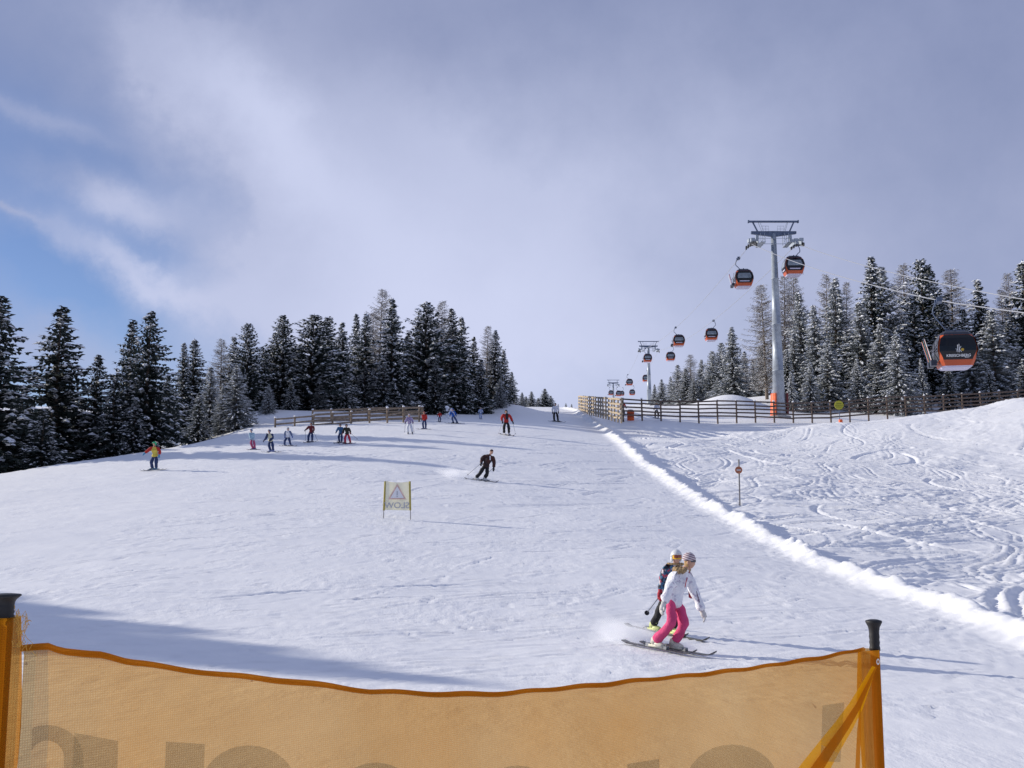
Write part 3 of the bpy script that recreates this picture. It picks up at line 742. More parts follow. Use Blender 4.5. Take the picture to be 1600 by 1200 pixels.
mb = MB(); mb.box((.86, -.1, 1.6), (.2, .7, 2.4)); mb.build("dark_pad", DRED, py1)
ld = MB()
for xx in (-.2, .2): ld.bar((xx, .95, .3), (xx, .42, PH1 - 1.9), .04, .04)
for i in range(50):
    t = (i + .5) / 50; ld.bar((-.2, .95 - .53 * t, .3 + t * (PH1 - 2.2)), (.2, .95 - .53 * t, .3 + t * (PH1 - 2.2)), .03, .03)
ld.build("ladder", STEEL, py1)

# ------------------------------------------------------------------ haul ropes
ROPE = mat("steel_rope", (.42, .43, .46), .45, .5, var=.1, scale=30)
cd = (PY3 - PY1); cd.z = 0; cdn = cd.normalized(); crn = Vector((cdn.y, -cdn.x, 0))
def rope_z1(H): return H - 1.55 - 1.05 - .12 + .0
def rope_pt(s, D):
    """s -1 left, +1 right rope; D = distance up the line (world y)"""
    t = (D - PY1.y) / cd.y
    c = PY1.lerp(PY3, t) if True else None
    x = PY1.x + (PY3.x - PY1.x) * t + s * GAUGE
    z1 = PY1.z + rope_z1(PH1); z2 = PY2.z + rope_z1(PH2); z3 = PY3.z + rope_z1(PH3)
    if D < PY1.y:
        zn = P(1463, 470, 58).z                            # the rope drops towards the valley station
        q = (PY1.y - D) / (PY1.y - 58); z = z1 + (zn - z1) * q - 1.0 * q * (1 - q) * 2 + (q > 1) * (q - 1) * 1.2
    elif D < PY2.y:
        q = (D - PY1.y) / (PY2.y - PY1.y); z = z1 + (z2 - z1) * q - 4 * 2.3 * q * (1 - q)
    elif D < PY3.y:
        q = (D - PY2.y) / (PY3.y - PY2.y); z = z2 + (z3 - z2) * q - 4 * 5.0 * q * (1 - q)
    else: z = z3 + (D - PY3.y) * .06
    return Vector((x, D, z))
for s, lab in ((-1, "nearer bright haul rope carrying the closest cabin"), (1, "farther thin haul rope running above the right wood")):
    mb = MB(); mb.tube([rope_pt(s, D) for D in list(np.arange(12, 115, 4)) + list(np.arange(115, 285, 6)) + list(np.arange(285, 496, 8)) + [540]], .032, 6)
    tag(mb.build("haul_rope", ROPE, None, True), lab, 'rope', 'haul ropes of the gondola lift')

# ------------------------------------------------------------------ cabins
CORG = mat("cabin_orange", (.50, .085, .022), .35, .0, var=.06, scale=2, spec=.5)
CDARK = mat("cabin_roof", (.035, .04, .06), .4, .1, var=.1, scale=3)
CGLASS = mat("tinted_glass", (.008, .010, .015), .10, .0, var=.05, scale=1, spec=.35)
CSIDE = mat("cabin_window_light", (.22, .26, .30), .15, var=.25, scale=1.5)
CUND = mat("cabin_underside", (.55, .52, .66), .5, var=.06)
WHITE = mat("white_print", (.8, .8, .8), .5, var=.02)
GOLD = mat("gold_print", (.55, .36, .05), .5, var=.02)
def text_mesh(txt, size, bold=0.0):
    cu = bpy.data.curves.new("t", 'FONT'); cu.body = txt; cu.size = size; cu.align_x = 'CENTER'; cu.align_y = 'CENTER'; cu.offset = bold; cu.extrude = .004
    o = bpy.data.objects.new("t", cu); col.objects.link(o)
    bpy.context.view_layer.update()
    me = bpy.data.meshes.new_from_object(o.evaluated_get(bpy.context.evaluated_depsgraph_get()))
    bpy.data.objects.remove(o); bpy.data.curves.remove(cu)
    return me
LV = [(0.0, .78, .80), (.10, .86, .88), (.42, .98, 1.0), (.95, 1.10, 1.10), (1.25, 1.10, 1.10), (1.75, .98, .98), (2.10, .80, .80), (2.22, .62, .62)]
def lv(z):
    zs = [l[0] for l in LV]; return float(np.interp(z, zs, [l[1] for l in LV])), float(np.interp(z, zs, [l[2] for l in LV]))
def ringpts(z, grow=0):
    hx, hy = lv(z); hx += grow; hy += grow; c = .16
    return [(-hx + c, -hy, z), (hx - c, -hy, z), (hx, -hy + c, z), (hx, hy - c, z), (hx - c, hy, z), (-hx + c, hy, z), (-hx, hy - c, z), (-hx, -hy + c, z)]
def loft(mb, zs, grow, mi=0, cap=True):
    vs = []; fs = []
    for z in zs: vs += ringpts(z, grow)
    for i in range(len(zs) - 1):
        for k_ in range(8): fs.append((i * 8 + k_, i * 8 + (k_ + 1) % 8, (i + 1) * 8 + (k_ + 1) % 8, (i + 1) * 8 + k_))
    if cap: fs.append(tuple(range(8))[::-1]); fs.append(tuple((len(zs) - 1) * 8 + k_ for k_ in range(8)))
    mb.add(vs, fs, mi)
def face_panel(mb, side, z0, z1, inset, grow, mi=0, n=5, cut=.12):
    """pane that follows the bulged shell on one side: 0 front(-y) 1 back 2 left(-x) 3 right"""
    rows = []
    zs = sorted([z0, z1] + [l[0] for l in LV if z0 + .02 < l[0] < z1 - .02]); n = len(zs)
    for i, z in enumerate(zs):
        hx, hy = lv(z); w = (hx if side < 2 else hy) - .16 - inset
        if i in (0, n - 1): w -= cut
        d = (hy if side < 2 else hx) + grow
        if side == 0: rows += [(-w, -d, z), (w, -d, z)]
        elif side == 1: rows += [(w, d, z), (-w, d, z)]
        elif side == 2: rows += [(-d, w, z), (-d, -w, z)]
        else: rows += [(d, -w, z), (d, w, z)]
    mb.add(rows, [(2 * i, 2 * i + 1, 2 * i + 3, 2 * i + 2) for i in range(n - 1)], mi)
def cabin(s, D, label, near=False, swing=0.0, skis=True, detail=True):
    g = rope_pt(s, D)
    root = empty("gondola_cabin", g, math.atan2(-cdn.x, cdn.y)); tag(root, label, 'gondola cabin', 'orange gondola cabins on the ropes')
    zc = -4.2 if near else -3.7; xo = .42 * (1 if s < 0 else -1) + swing
    off = Vector((xo, 0, zc))
    def B(mb, name, m, par=root, sm=False):
        return mb.build(name, m, par, sm, off)
    mb = MB(); loft(mb, [l[0] for l in LV[1:7]], 0); body = B(mb, "cabin_shell", CORG)
    mb = MB(); loft(mb, [0, .099], -.02); B(mb, "underside", CUND)
    mb = MB(); loft(mb, [1.96, 2.10, 2.22], .012); B(mb, "roof", CDARK)
    for sd_ in range(4):
        mb = MB(); face_panel(mb, sd_, .46, 1.94, -.09, .012, 0)
        wn = B(mb, "window", CGLASS)
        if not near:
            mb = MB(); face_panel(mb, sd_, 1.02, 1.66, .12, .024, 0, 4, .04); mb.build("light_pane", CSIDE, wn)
            mb = MB(); face_panel(mb, sd_, .60, .72, .28, .024, 0, 2, 0); mb.build("lettering_strip", CUND, wn)
    if near:
        for txt, sz, z, xx, m_ in (("KREISCHBERG", .215, .66, .02, WHITE), ("MURAU", .07, .555, .48, WHITE)):
            me = text_mesh(txt, sz, .003)
            me.materials.append(m_); o = mesh_obj("lettering", me, root)
            hx, hy = lv(z); sl_ = math.atan2(1.10 - .98, .53)
            o.location = off + Vector((xx, -hy - .03, z)); o.rotation_euler = (math.pi / 2 + sl_, 0, 0)
        mb = MB()
        yy = -1.10 - .03
        for a_, b_, w_ in (((-.02, .86), (-.02, 1.30), .035), ((.06, .84), (.06, 1.34), .03), ((.06, 1.02), (.16, 1.2), .03), ((.06, 1.05), (.18, .86), .03), ((-.14, 1.06), (-.02, 1.0), .02), ((-.10, .9), (-.02, 1.1), .02)):
            mb.bar((a_[0], yy, a_[1]), (b_[0], yy, b_[1]), .012, w_, 0, (0, 1, 0)) if False else mb.bar((a_[0], yy, a_[1]), (b_[0], yy, b_[1]), w_, .012, 0, (0, 1, 0))
        mb.tube([(.24, yy, 1.0), (.24, yy - .012, 1.0)], .085, 14, 1)
        mb.build("emblem", [WHITE, GOLD], root, False, off)
        mb = MB(); face_panel(mb, 0, .435, .452, .02, .014, 0, 2, 0); B(mb, "trim_line", CDARK)
    # hanger: curved arm from the roof frame up to the grip
    mb = MB()
    top = 2.25
    mb.bar((-.55, -.5, top), (.55, -.5, top), .06, .07); mb.bar((-.55, .5, top), (.55, .5, top), .06, .07); mb.bar((-.0, -.6, top + .06), (0, .6, top + .06), .1, .08)
    mb.build("roof_frame", STEEL_D, root, False, off)
    mb = MB(); e = -1 if s < 0 else 1
    pts = [Vector((xo, 0, zc + top + .1)), Vector((xo + e * .35, 0, zc + top + .13)), Vector((xo + e * .62, 0, zc + top + .42)), Vector((e * .42 + .0, 0, -.8)), Vector((e * .36, 0, -.35)), Vector((e * .2, 0, -.12)), Vector((0, 0, -.02))]
    sm = []
    for i in range(len(pts) - 1):
        p0 = pts[max(0, i - 1)]; p1 = pts[i]; p2 = pts[i + 1]; p3 = pts[min(len(pts) - 1, i + 2)]
        for q in range(5):
            t = q / 5; sm.append(.5 * ((2 * p1) + (p2 - p0) * t + (2 * p0 - 5 * p1 + 4 * p2 - p3) * t * t + (3 * p1 - p0 - 3 * p2 + p3) * t ** 3))
    sm.append(pts[-1])
    mb.tube(sm, .05 if not near else .04, 8); mb.build("hanger_arm", STEEL_D, root, True)
    mb = MB(); mb.box((0, 0, 0), (.22, .7, .2)); mb.box((e * .1, -.35, .02), (.3, .1, .26)); mb.box((e * .1, .35, .02), (.3, .1, .26)); mb.build("grip", STEEL_D, root)
    # door side with rack
    if s < 0:
        mb = MB(); 
        for zz in (.35, 1.15): mb.bar((-1.12, -.75, zz), (-1.12, .75, zz), .06, .06); mb.bar((-1.32, -.7, zz), (-1.32, .7, zz), .05, .05)
        mb.box((-1.3, -.45, .32), (.32, .5, .34)); mb.box((-1.3, .45, .32), (.32, .5, .34))
        mb.build("ski_rack", [CDARK], root, False, off)
    mb = MB(); mb.bar((e * 1.12, 0, .15), (e * 1.12, 0, 1.9), .03, .03); mb.build("door_edge", CDARK, root, False, off)
    return root, off
C1, OFF1 = cabin(-1, 58, "nearest orange cabin with white resort name and dark window", near=True, swing=.25)
C1.rotation_euler.z = R(-13); C1.scale = (.95, .95, .95)
cabin(-1, 123, "cabin hanging just left of the big pylon head")
cabin(-1, 193, "larger of two overlapping cabins left of the frosted trees")
cabin(-1, 264, "cabin in front of the middle pylon mast")
cabin(-1, 337, "cabin between the far and middle pylons, upper one")
cabin(-1, 403, "tiny cabin right of the farthest pylon mast, on its left rope")
cabin(-1, 467, "tiny cabin hanging left of the farthest pylon mast")
cabin(1, 115.5, "cabin hanging right under the big pylon head")
cabin(1, 181, "cabin hanging alone in the sky left of the pointed frosted spruce")
cabin(1, 250, "smaller lower cabin of the overlapping pair")
cabin(1, 325, "small cabin half hidden behind the middle pylon mast")
cabin(1, 390, "small low cabin halfway between the farthest and middle pylons")
cabin(1, 458, "tiny cabin low over the fence corner, on the right rope")
# skis standing in the racks
def rack_skis(root, off, specs, where):
    for i, (yy, c, tiltx, name) in enumerate(specs):
        m_ = mat("ski_" + name.replace(' ', '_'), c, .35, var=.1, scale=8)
        mb = MB(); zs = np.linspace(0, 1.7, 9) * .86
        vs = []; fs = []
        for z in zs:
            w = .055 if z < 1.5 else .055 * (1.75 - z) / .25; b_ = .12 * max(0, z - 1.4) ** 2 * 4
            vs += [(-.012 - b_, -w, z), (.012 - b_, -w, z), (.012 - b_, w, z), (-.012 - b_, w, z)]
        for j in range(8):
            for q in range(4): fs.append((j * 4 + q, j * 4 + (q + 1) % 4, j * 4 + 4 + (q + 1) % 4, j * 4 + 4 + q))
        fs += [(3, 2, 1, 0), (32, 33, 34, 35)]
        mb.add(vs, fs)
        o = mb.build("ski", m_)
        W = Matrix.Translation(root.location) @ Matrix.Rotation(root.rotation_euler.z, 4, 'Z') @ Matrix.Scale(root.scale.x, 4)
        o.location = W @ (off + Vector((-1.36, yy, .30))); o.rotation_euler = (R(tiltx), R(-14), root.rotation_euler.z)
        tag(o, f"{name} ski standing in the rack of {where}", 'ski', 'skis in the cabin racks')
rack_skis(C1, OFF1, ((-.55, (.7, .72, .66), -3, "white"), (-.35, (.45, .06, .06), 4, "red"), (-.15, (.05, .05, .06), -2, "black"), (.15, (.06, .16, .17), 5, "teal"), (.4, (.6, .25, .1), -4, "orange"), (.62, (.05, .08, .22), 0, "blue")), "the nearest cabin")
r2 = [o for o in col.objects if o.name.startswith("gondola_cabin") and o['label'].startswith("cabin hanging just left")][0]
rack_skis(r2, Vector((.42, 0, -3.7)), ((-.5, (.05, .05, .06), -6, "black"), (-.1, (.45, .06, .06), 3, "red"), (.3, (.7, .72, .66), -4, "white")), "the cabin left of the big pylon")

# ------------------------------------------------------------------ small things by the fences
def lathe_thing(): pass
c = hit(985.5, 657); 
root = empty("crash_pad", (c.x, c.y, c.z)); tag(root, "upright orange padded crash cylinder by the fence corner", 'crash pad')
mb = MB(); mb.lathe((0, 0, 0), [(.30, -.1), (.36, .02), (.35, .3), (.36, .6), (.37, .95), (.34, 1.05), (.25, 1.1)], 16, sx=1.05, sy=.8); mb.box((-.27, 0, 1.02), (.26, .5, .16), 0, Matrix.Rotation(R(-20), 3, 'Y')); mb.build("padding", ORG, root, True)
mb = MB(); mb.lathe((0, 0, 1.1), [(.3, 0), (.26, .05), (.1, .08)], 12); mb.build("snow_cap", SNOW, root, True)
mb = MB(); 
for zz in (.35, .72): mb.lathe((0, 0, zz), [(.378, 0), (.378, .05)], 16, sx=1.05, sy=.8)
mb.build("strap", DRED, root)

YEL = mat("yellow_sign", (.40, .38, .03), .5, var=.05); SGRN = mat("sign_print", (.10, .12, .02), .6)
c = P(1312, 660, 104); zt = P(1312, 633, 104).z; zg = gz(c.x, 104)
root = empty("round_sign", (c.x, 104, zg)); tag(root, "round yellow notice on a short orange foot before the fence", 'sign')
mb = MB(); mb.tube([(0, -.03, zt - zg), (0, .03, zt - zg)], .46, 28); mb.build("disc", YEL, root)
mb = MB(); 
for i, (w_, zz) in enumerate(((.5, .16), (.78, -.02), (.6, -.2))): mb.box((0, -.035, zt - zg + zz), (w_, .01, .045))
mb.build("print", SGRN, root)
mb = MB(); mb.tube([(0, 0, -.3), (0, 0, zt - zg - .5)], .04, 8); mb.build("post", STEEL_D, root)
mb = MB(); mb.lathe((.1, 0, 0), [(.2, -.4), (.2, .6), (.16, .66)], 12); mb.build("orange_foot", ORG, root, True)

# marker pole right of the berm
POLEM = mat("marker_wood", (.20, .19, .19), .7, var=.3, scale=10); PLATE = mat("marker_plate", (.42, .15, .08), .6, var=.3, scale=8)
g = hit(1156, 790); H = P(1156, 718, g.y).z - g.z
root = empty("marker_pole", g); tag(root, "thin piste marker pole with a small red disc", 'marker pole')
mb = MB(); mb.tube([(0, 0, -.4), (.01, 0, H)], .035, 8); mb.build("pole", POLEM, root, True)
mb = MB(); mb.tube([(-.02, -.06, H * .77), (-.02, -.035, H * .77)], .17, 20, 0); mb.build("disc", PLATE, root)
mb = MB(); mb.box((-.02, -.065, H * .77), (.2, .008, .04)); mb.build("bar_print", WHITE, root)
for px, yy, h_ in ((28, 735, 1.2), (156, 712, 1.1)):
    g = hit(px, yy); h_ = 22 * g.y / F
    root = empty("edge_stake", g + Vector((0, .6, 0))); tag(root, "pale wooden stake before the dark spruces, " + ("near the left edge of view" if px < 100 else "left of the green-helmeted skier"), 'stake', 'wooden stakes along the left edge')
    mb = MB(); mb.tube([(0, 0, -.5), (0, 0, h_ * 1.2)], .045, 6); mb.build("post", POLEM, root)
    mb = MB(); mb.ball((0, 0, h_ * 1.2), (.07, .07, .05), 0, 8, 4); mb.build("snow_cap", SNOW, root, True)
g = P(801, 638, 128); zg = gz(g.x, 128)
root = empty("orange_barrier", (g.x, 128, zg)); tag(root, "small orange barrier pad below the right end of the left wood", 'barrier')
mb = MB(); mb.box((0, 0, .5), (.9, .3, .8), 0, Matrix.Rotation(.3, 3, 'Y')); mb.box((.5, .1, .3), (.6, .25, .5)); mb.build("padding", ORG, root)
mb = MB(); mb.tube([(-.4, .1, -.3), (-.4, .1, 1.1)], .04, 6); mb.build("post", POLEM, root)
# snow-laden stump beside the blue skier
g = hit(698, 657); 
root = empty("snowy_shrub", g + Vector((0, 3, .1))); tag(root, "knee-high snow-plastered shrub behind the blue skier", 'shrub')
mb = MB(); r5 = random.Random(5)
for i in range(16): mb.ball((r5.uniform(-.22, .22), r5.uniform(-.2, .2), .15 + i * .085), (.2 * r5.uniform(.6, 1.1), .2, .13), 0, 7, 5)
mb.build("snow_load", SNOW, root, True)
mb = MB(); 
for i in range(14): a_ = r5.uniform(0, 6.28); z_ = r5.uniform(.1, 1.3); mb.tube([(0, 0, z_), (math.cos(a_) * .38, math.sin(a_) * .38, z_ + .12)], [.03, .01], 4)
mb.build("twigs", BARK, root)

# SLOW banner on two poles (seen from behind)
BAN = bpy.data.materials.new("banner_cloth"); BAN.use_nodes = True
t = BAN.node_tree; b = t.nodes['Principled BSDF']; b.inputs['Base Color'].default_value = (.76, .74, .56, 1); b.inputs['Roughness'].default_value = .9
tr = t.nodes.new('ShaderNodeBsdfTranslucent'); tr.inputs[0].default_value = (.74, .70, .42, 1); ms = t.nodes.new('ShaderNodeMixShader'); ms.inputs[0].default_value = .3
tp = t.nodes.new('ShaderNodeBsdfTransparent'); ms2 = t.nodes.new('ShaderNodeMixShader'); ms2.inputs[0].default_value = .22
t.links.new(b.outputs[0], ms.inputs[1]); t.links.new(tr.outputs[0], ms.inputs[2]); t.links.new(ms.outputs[0], ms2.inputs[1]); t.links.new(tp.outputs[0], ms2.inputs[2]); t.links.new(ms2.outputs[0], t.nodes['Material Output'].inputs[0])
BSL = mat("banner_sleeve", (.40, .33, .08), .8); BTX = mat("banner_grey_print", (.46, .47, .50), .8, var=.05); BRED = mat("banner_pale_red", (.70, .48, .42), .8); BWH = mat("banner_white", (.82, .82, .84), .8, var=.03)
g0 = hit(599.5, 810); g1 = P(641, 812, g0.y); s_ = g0.y / F
root = empty("slow_banner", ((g0.x + g1.x) / 2, g0.y, g0.z)); tag(root, "pale yellow cloth SLOW banner seen from behind on two poles", 'banner')
w_ = (641 - 600) * s_ / 2; zb = 12 * s_; zt_ = 57 * s_
mb = MB(); nx_, nz_ = 14, 12; vs = []; fs = []
for j in range(nz_ + 1):
    for i in range(nx_ + 1):
        u = i / nx_ * 2 - 1; q = j / nz_
        sag = (1 - u * u) * (.05 * q ** 3)
        vs.append((u * (w_ - .03) + .02 * q - .01, .02 * math.sin(u * 5 + q * 3), zb + q * (zt_ - zb) - sag + .01 * (1 - u)))
for j in range(nz_):
    for i in range(nx_): a_ = j * (nx_ + 1) + i; fs.append((a_, a_ + 1, a_ + nx_ + 2, a_ + nx_ + 1))
mb.add(vs, fs); mb.build("banner_cloth", BAN, root, True)
for s in (-1, 1):
    mb = MB(); mb.tube([(s * w_ - s * .0, 0, zb), (s * (w_ - .03), 0, zt_)], .035, 8); mb.build("pole_sleeve", BSL, root, True)
    mb = MB(); mb.tube([(s * (w_ + .02), 0, -.3), (s * w_, 0, zb + .05)], .014, 6); mb.build("pole", POLEM, root)
zc_ = zb + (zt_ - zb) * .56
def tri_ring(mb, c, R0, R1, y, mi):
    vs = []
    for Rr in (R0, R1):
        for k_ in range(3):
            a_ = math.pi / 2 + k_ * 2.0944; vs.append((c[0] + Rr * math.cos(a_), y, c[1] + Rr * math.sin(a_)))
    mb.add(vs, [(k_, (k_ + 1) % 3, 3 + (k_ + 1) % 3, 3 + k_) for k_ in range(3)], mi)
mb = MB(); tri_ring(mb, (0, zc_), .37, .275, -.045, 0); mb.build("triangle_border", BRED, root)
mb = MB(); vs = [(.285 * math.cos(math.pi / 2 + k_ * 2.0944), -.043, zc_ + .285 * math.sin(math.pi / 2 + k_ * 2.0944)) for k_ in range(3)]; mb.add(vs, [(0, 1, 2)]); mb.build("triangle_field", BWH, root)
mb = MB(); mb.box((0, -.05, zc_ + .03), (.035, .006, .15)); mb.box((0, -.05, zc_ - .09), (.035, .006, .035)); mb.build("exclamation_mark", BTX, root)
me = text_mesh("SLOW", .29, .004); me.materials.append(BTX); o = mesh_obj("lettering", me, root)
o.location = (0, -.05, zb + (zt_ - zb) * .165); o.rotation_euler = (math.pi / 2, 0, 0); o.scale = (-1.08, 1, 1)

# ------------------------------------------------------------------ people
SKIN = mat("skin", (.52, .30, .21), .6, var=.06)
def cloth(name, c, **k_): return mat(name, c, .8, var=k_.get('var', .12), scale=k_.get('scale', 9), bump=.8, bscale=13, c2=k_.get('c2'))
def vor_mat(name, cols, scale, base=None, thr=None):
    if name in _mc: return _mc[name]
    m = bpy.data.materials.new(name); m.use_nodes = True; t = m.node_tree; b = t.nodes['Principled BSDF']; b.inputs['Roughness'].default_value = .8
    tc = t.nodes.new('ShaderNodeTexCoord'); v = t.nodes.new('ShaderNodeTexVoronoi'); v.inputs['Scale'].default_value = scale; t.links.new(tc.outputs['Object'], v.inputs['Vector'])
    sp = t.nodes.new('ShaderNodeSeparateColor'); t.links.new(v.outputs['Color'], sp.inputs[0])
    cr = t.nodes.new('ShaderNodeValToRGB'); cr.color_ramp.interpolation = 'CONSTANT'
    e = cr.color_ramp.elements; e[0].position = 0; e[0].color = (*cols[0], 1)
    for i, c_ in enumerate(cols[1:]):
        x = e[1] if i == 0 else e.new(0.5)
        x.position = (i + 1) / len(cols) if thr is None else thr[i]; x.color = (*c_, 1)
    t.links.new(sp.outputs[0], cr.inputs[0]); t.links.new(cr.outputs[0], b.inputs['Base Color'])
    n2 = t.nodes.new('ShaderNodeTexNoise'); n2.inputs['Scale'].default_value = 14; t.links.new(tc.outputs['Object'], n2.inputs[0])
    bp = t.nodes.new('ShaderNodeBump'); bp.inputs['Strength'].default_value = .8; bp.inputs['Distance'].default_value = .03
    t.links.new(n2.outputs[0], bp.inputs['Height']); t.links.new(bp.outputs[0], b.inputs['Normal'])
    _mc[name] = m; return m
def skin_mesh(verts, edges, name, mats, root=0, sub=2, pick=None, noise=0.0):
    me = bpy.data.meshes.new("sk"); me.from_pydata([v[0] for v in verts], edges, [])
    o = bpy.data.objects.new("sk", me); col.objects.link(o)
    md = o.modifiers.new("s", 'SKIN'); md.use_smooth_shade = True; md.branch_smoothing = .6
    for i, v in enumerate(verts):
        r_ = v[1]; sv = me.skin_vertices[0].data[i]; sv.radius = r_ if hasattr(r_, '__len__') else (r_, r_); sv.use_root = (i == root)
    sb = o.modifiers.new("u", 'SUBSURF'); sb.levels = sub; sb.render_levels = sub
    bpy.context.view_layer.update()
    out = bpy.data.meshes.new_from_object(o.evaluated_get(bpy.context.evaluated_depsgraph_get()))
    bpy.data.objects.remove(o); bpy.data.meshes.remove(me)
    out.name = name
    out.materials.clear()
    for m in mats: out.materials.append(m)
    if pick:
        for p in out.polygons: p.material_index = pick(p.center)
    if noise:
        n = len(out.vertices); co = np.empty(n * 3); out.vertices.foreach_get('co', co); co = co.reshape(-1, 3)
        no = np.empty(n * 3); out.vertices.foreach_get('normal', no); no = no.reshape(-1, 3)
        d = fbm(co[:, 0] * 7 + co[:, 1] * 5, co[:, 2] * 9, 3, 2) * noise
        co += no * d[:, None]; out.vertices.foreach_set('co', co.ravel()); out.update()
    for p in out.polygons: p.use_smooth = True
    return out
V3 = Vector
def pose(lean=0.0, spread=.13, squat=0.0, fwd=.12, arms=None, h=1.7, legshift=0.0, twist=0.0):
    """joint positions, x right in the view, y away, z up; person looks roughly at -y"""
    j = dict(
        pel=V3((0, .04, .93 - squat)), che=V3((.0, -.05 - fwd * .5, 1.28 - squat)), nec=V3((0, -.07 - fwd, 1.47 - squat)), hea=V3((0, -.09 - fwd * 1.1, 1.61 - squat)),
        sL=V3((-.19, -.05 - fwd, 1.40 - squat)), sR=V3((.19, -.05 - fwd, 1.40 - squat)),
        eL=V3((-.30, -.05 - fwd, 1.14 - squat)), eR=V3((.30, -.05 - fwd, 1.14 - squat)), wL=V3((-.33, -.28 - fwd, .98 - squat)), wR=V3((.33, -.28 - fwd, .98 - squat)),
        hL=V3((-.10, .04, .88 - squat)), hR=V3((.10, .04, .88 - squat)), kL=V3((-.11 - spread * .35, -.10 - squat * .5, .48 - squat * .35)), kR=V3((.11 + spread * .35, -.10 - squat * .5, .48 - squat * .35)),
        aL=V3((-spread, .02, .12)), aR=V3((spread, .02, .12)))
    for k_, v in j.items(): v.x += lean * (v.z / 1.6) ** 1.2
    for k_ in ('aL', 'aR', 'kL', 'kR'): j[k_].x += legshift * (1 if k_[0] == 'a' else .4)
    if arms:
        for k_, v in arms.items(): j[k_] = V3(v)
    return j
def person(px, py, j, label, jacket, trousers, glove=(.03, .03, .04), headgear=('helmet', (.05, .05, .06)), face=(0, -1), ski_dir=None, boots=(.5, .5, .5), ski_c=(.08, .08, .1), hpx=None, hm=1.7,
           goggles=None, extra=None, skis=True, kind='skier', snowboard=False, D=None, jmats=None, jpick=None, tmats=None, bulk=1.0, hood=None, coat=.0, group='skiers on the run', ski_len=1.6, vest=None, detail=False):
    g = hit(px, py) if D is None else None
    if g is None:
        q = P(px, py, D); g = V3((q.x, q.y, gz(q.x, q.y)))
    sc_ = (hpx * g.y / F) / hm if hpx else 1.0
    if not detail: bulk = bulk * 1.2
    root = empty("person", g); root.scale = (sc_, sc_, sc_)
    tag(root, label, 'person', group)
    J = {k_: V3(v) for k_, v in j.items()}
    def gzl(x, y): return (gz(g.x + x * sc_, g.y + y * sc_) - g.z) / sc_
    for k_ in ('aL', 'aR'):
        dz = gzl(J[k_].x, J[k_].y); J[k_].z += dz; J['k' + k_[1]].z += dz * .5
    f2 = V3((face[0], face[1], 0)).normalized()
    sdv = V3(ski_dir + (0,)).normalized() if ski_dir else f2
    # continuous body: legs, trunk, arms, neck
    names = ['pel', 'mid', 'che', 'nec', 'chin', 'hL', 'kL', 'cL', 'aL', 'hR', 'kR', 'cR', 'aR', 'sL', 'eL', 'wL', 'sR', 'eR', 'wR']
    J['mid'] = J['pel'].lerp(J['che'], .5); J['chin'] = J['nec'].lerp(J['hea'], .6)
    J['cL'] = J['kL'].lerp(J['aL'], .45); J['cR'] = J['kR'].lerp(J['aR'], .45)
    k_ = bulk
    rad = dict(pel=(.115 * k_, .115 * k_), mid=(.095 * k_, .095 * k_), che=(.10 * k_, .10 * k_), nec=(.06, .06), chin=(.06, .06), hL=(.092 * k_, .092 * k_), hR=(.092 * k_, .092 * k_), kL=(.088 * k_, .088 * k_), kR=(.088 * k_, .088 * k_),
               cL=(.086 * k_, .086 * k_), cR=(.086 * k_, .086 * k_), aL=(.096 * k_, .096 * k_), aR=(.096 * k_, .096 * k_), sL=(.055, .055), sR=(.055, .055), eL=(.05, .05), eR=(.05, .05), wL=(.035, .035), wR=(.035, .035))
    E = [('pel', 'mid'), ('mid', 'che'), ('che', 'nec'), ('nec', 'chin'), ('pel', 'hL'), ('hL', 'kL'), ('kL', 'cL'), ('cL', 'aL'), ('pel', 'hR'), ('hR', 'kR'), ('kR', 'cR'), ('cR', 'aR'), ('che', 'sL'), ('sL', 'eL'), ('eL', 'wL'), ('che', 'sR'), ('sR', 'eR'), ('eR', 'wR')]
    ix = {n: i for i, n in enumerate(names)}
    tm = tmats or [trousers]
    neckz = J['che'].lerp(J['nec'], .6)
    me = skin_mesh([(J[n], rad[n]) for n in names], [(ix[a_], ix[b_]) for a_, b_ in E], "body", [trousers, SKIN, jacket],
                   pick=lambda c_: 1 if (c_ - J['chin']).length < .10 else (2 if (c_ - J['pel']).dot(J['che'] - J['pel']) > .03 or min((c_ - J[q]).length for q in ('eL', 'wL', 'eR', 'wR')) < .12 else 0), noise=.035)
    # head with face joined into the same mesh
    hb = MB()
    rotq = V3((0, -1, 0)).rotation_difference(f2).to_matrix()
    def hf(d, p):
        fr = max(0, -d.y)
        if d.z < -.1: p.x *= 1 - .28 * (-d.z); p.y *= 1 - .1 * (-d.z)
        if abs(d.x) < .22 and -.32 < d.z < .12 and fr > .8: p.y -= .022 * (1 - abs(d.x) / .22) * (1 - abs(d.z + .12) / .22 if abs(d.z + .12) < .22 else 0)
        if abs(abs(d.x) - .36) < .16 and .0 < d.z < .25 and fr > .7: p.y += .008
        if abs(d.x) < .3 and abs(d.z + .52) < .1 and fr > .6: p.y -= .006
        return p
    nfe = (18, 14) if detail else (12, 9)
    hb.ball(J['hea'], (.076, .094, .118), 0, nfe[0], nfe[1], hf, rotq)
    for s in (-1, 1): hb.ball(J['hea'] + rotq @ V3((s * .078, .01, -.01)), (.012, .022, .032), 0, 6, 5, None, rotq)
    hv = len(me.vertices)
    bmx = bmesh.new(); bmx.from_mesh(me)
    vv = [bmx.verts.new(p) for p in hb.v]
    for f_ in hb.f:
        try:
            q = bmx.faces.new([vv[i] for i in f_]); q.material_index = len(tm); q.smooth = True
        except ValueError: pass
    bmx.to_mesh(me); bmx.free()
    mesh_obj("body", me, root)
    # jacket
    kk = bulk; ka = bulk ** 1.3
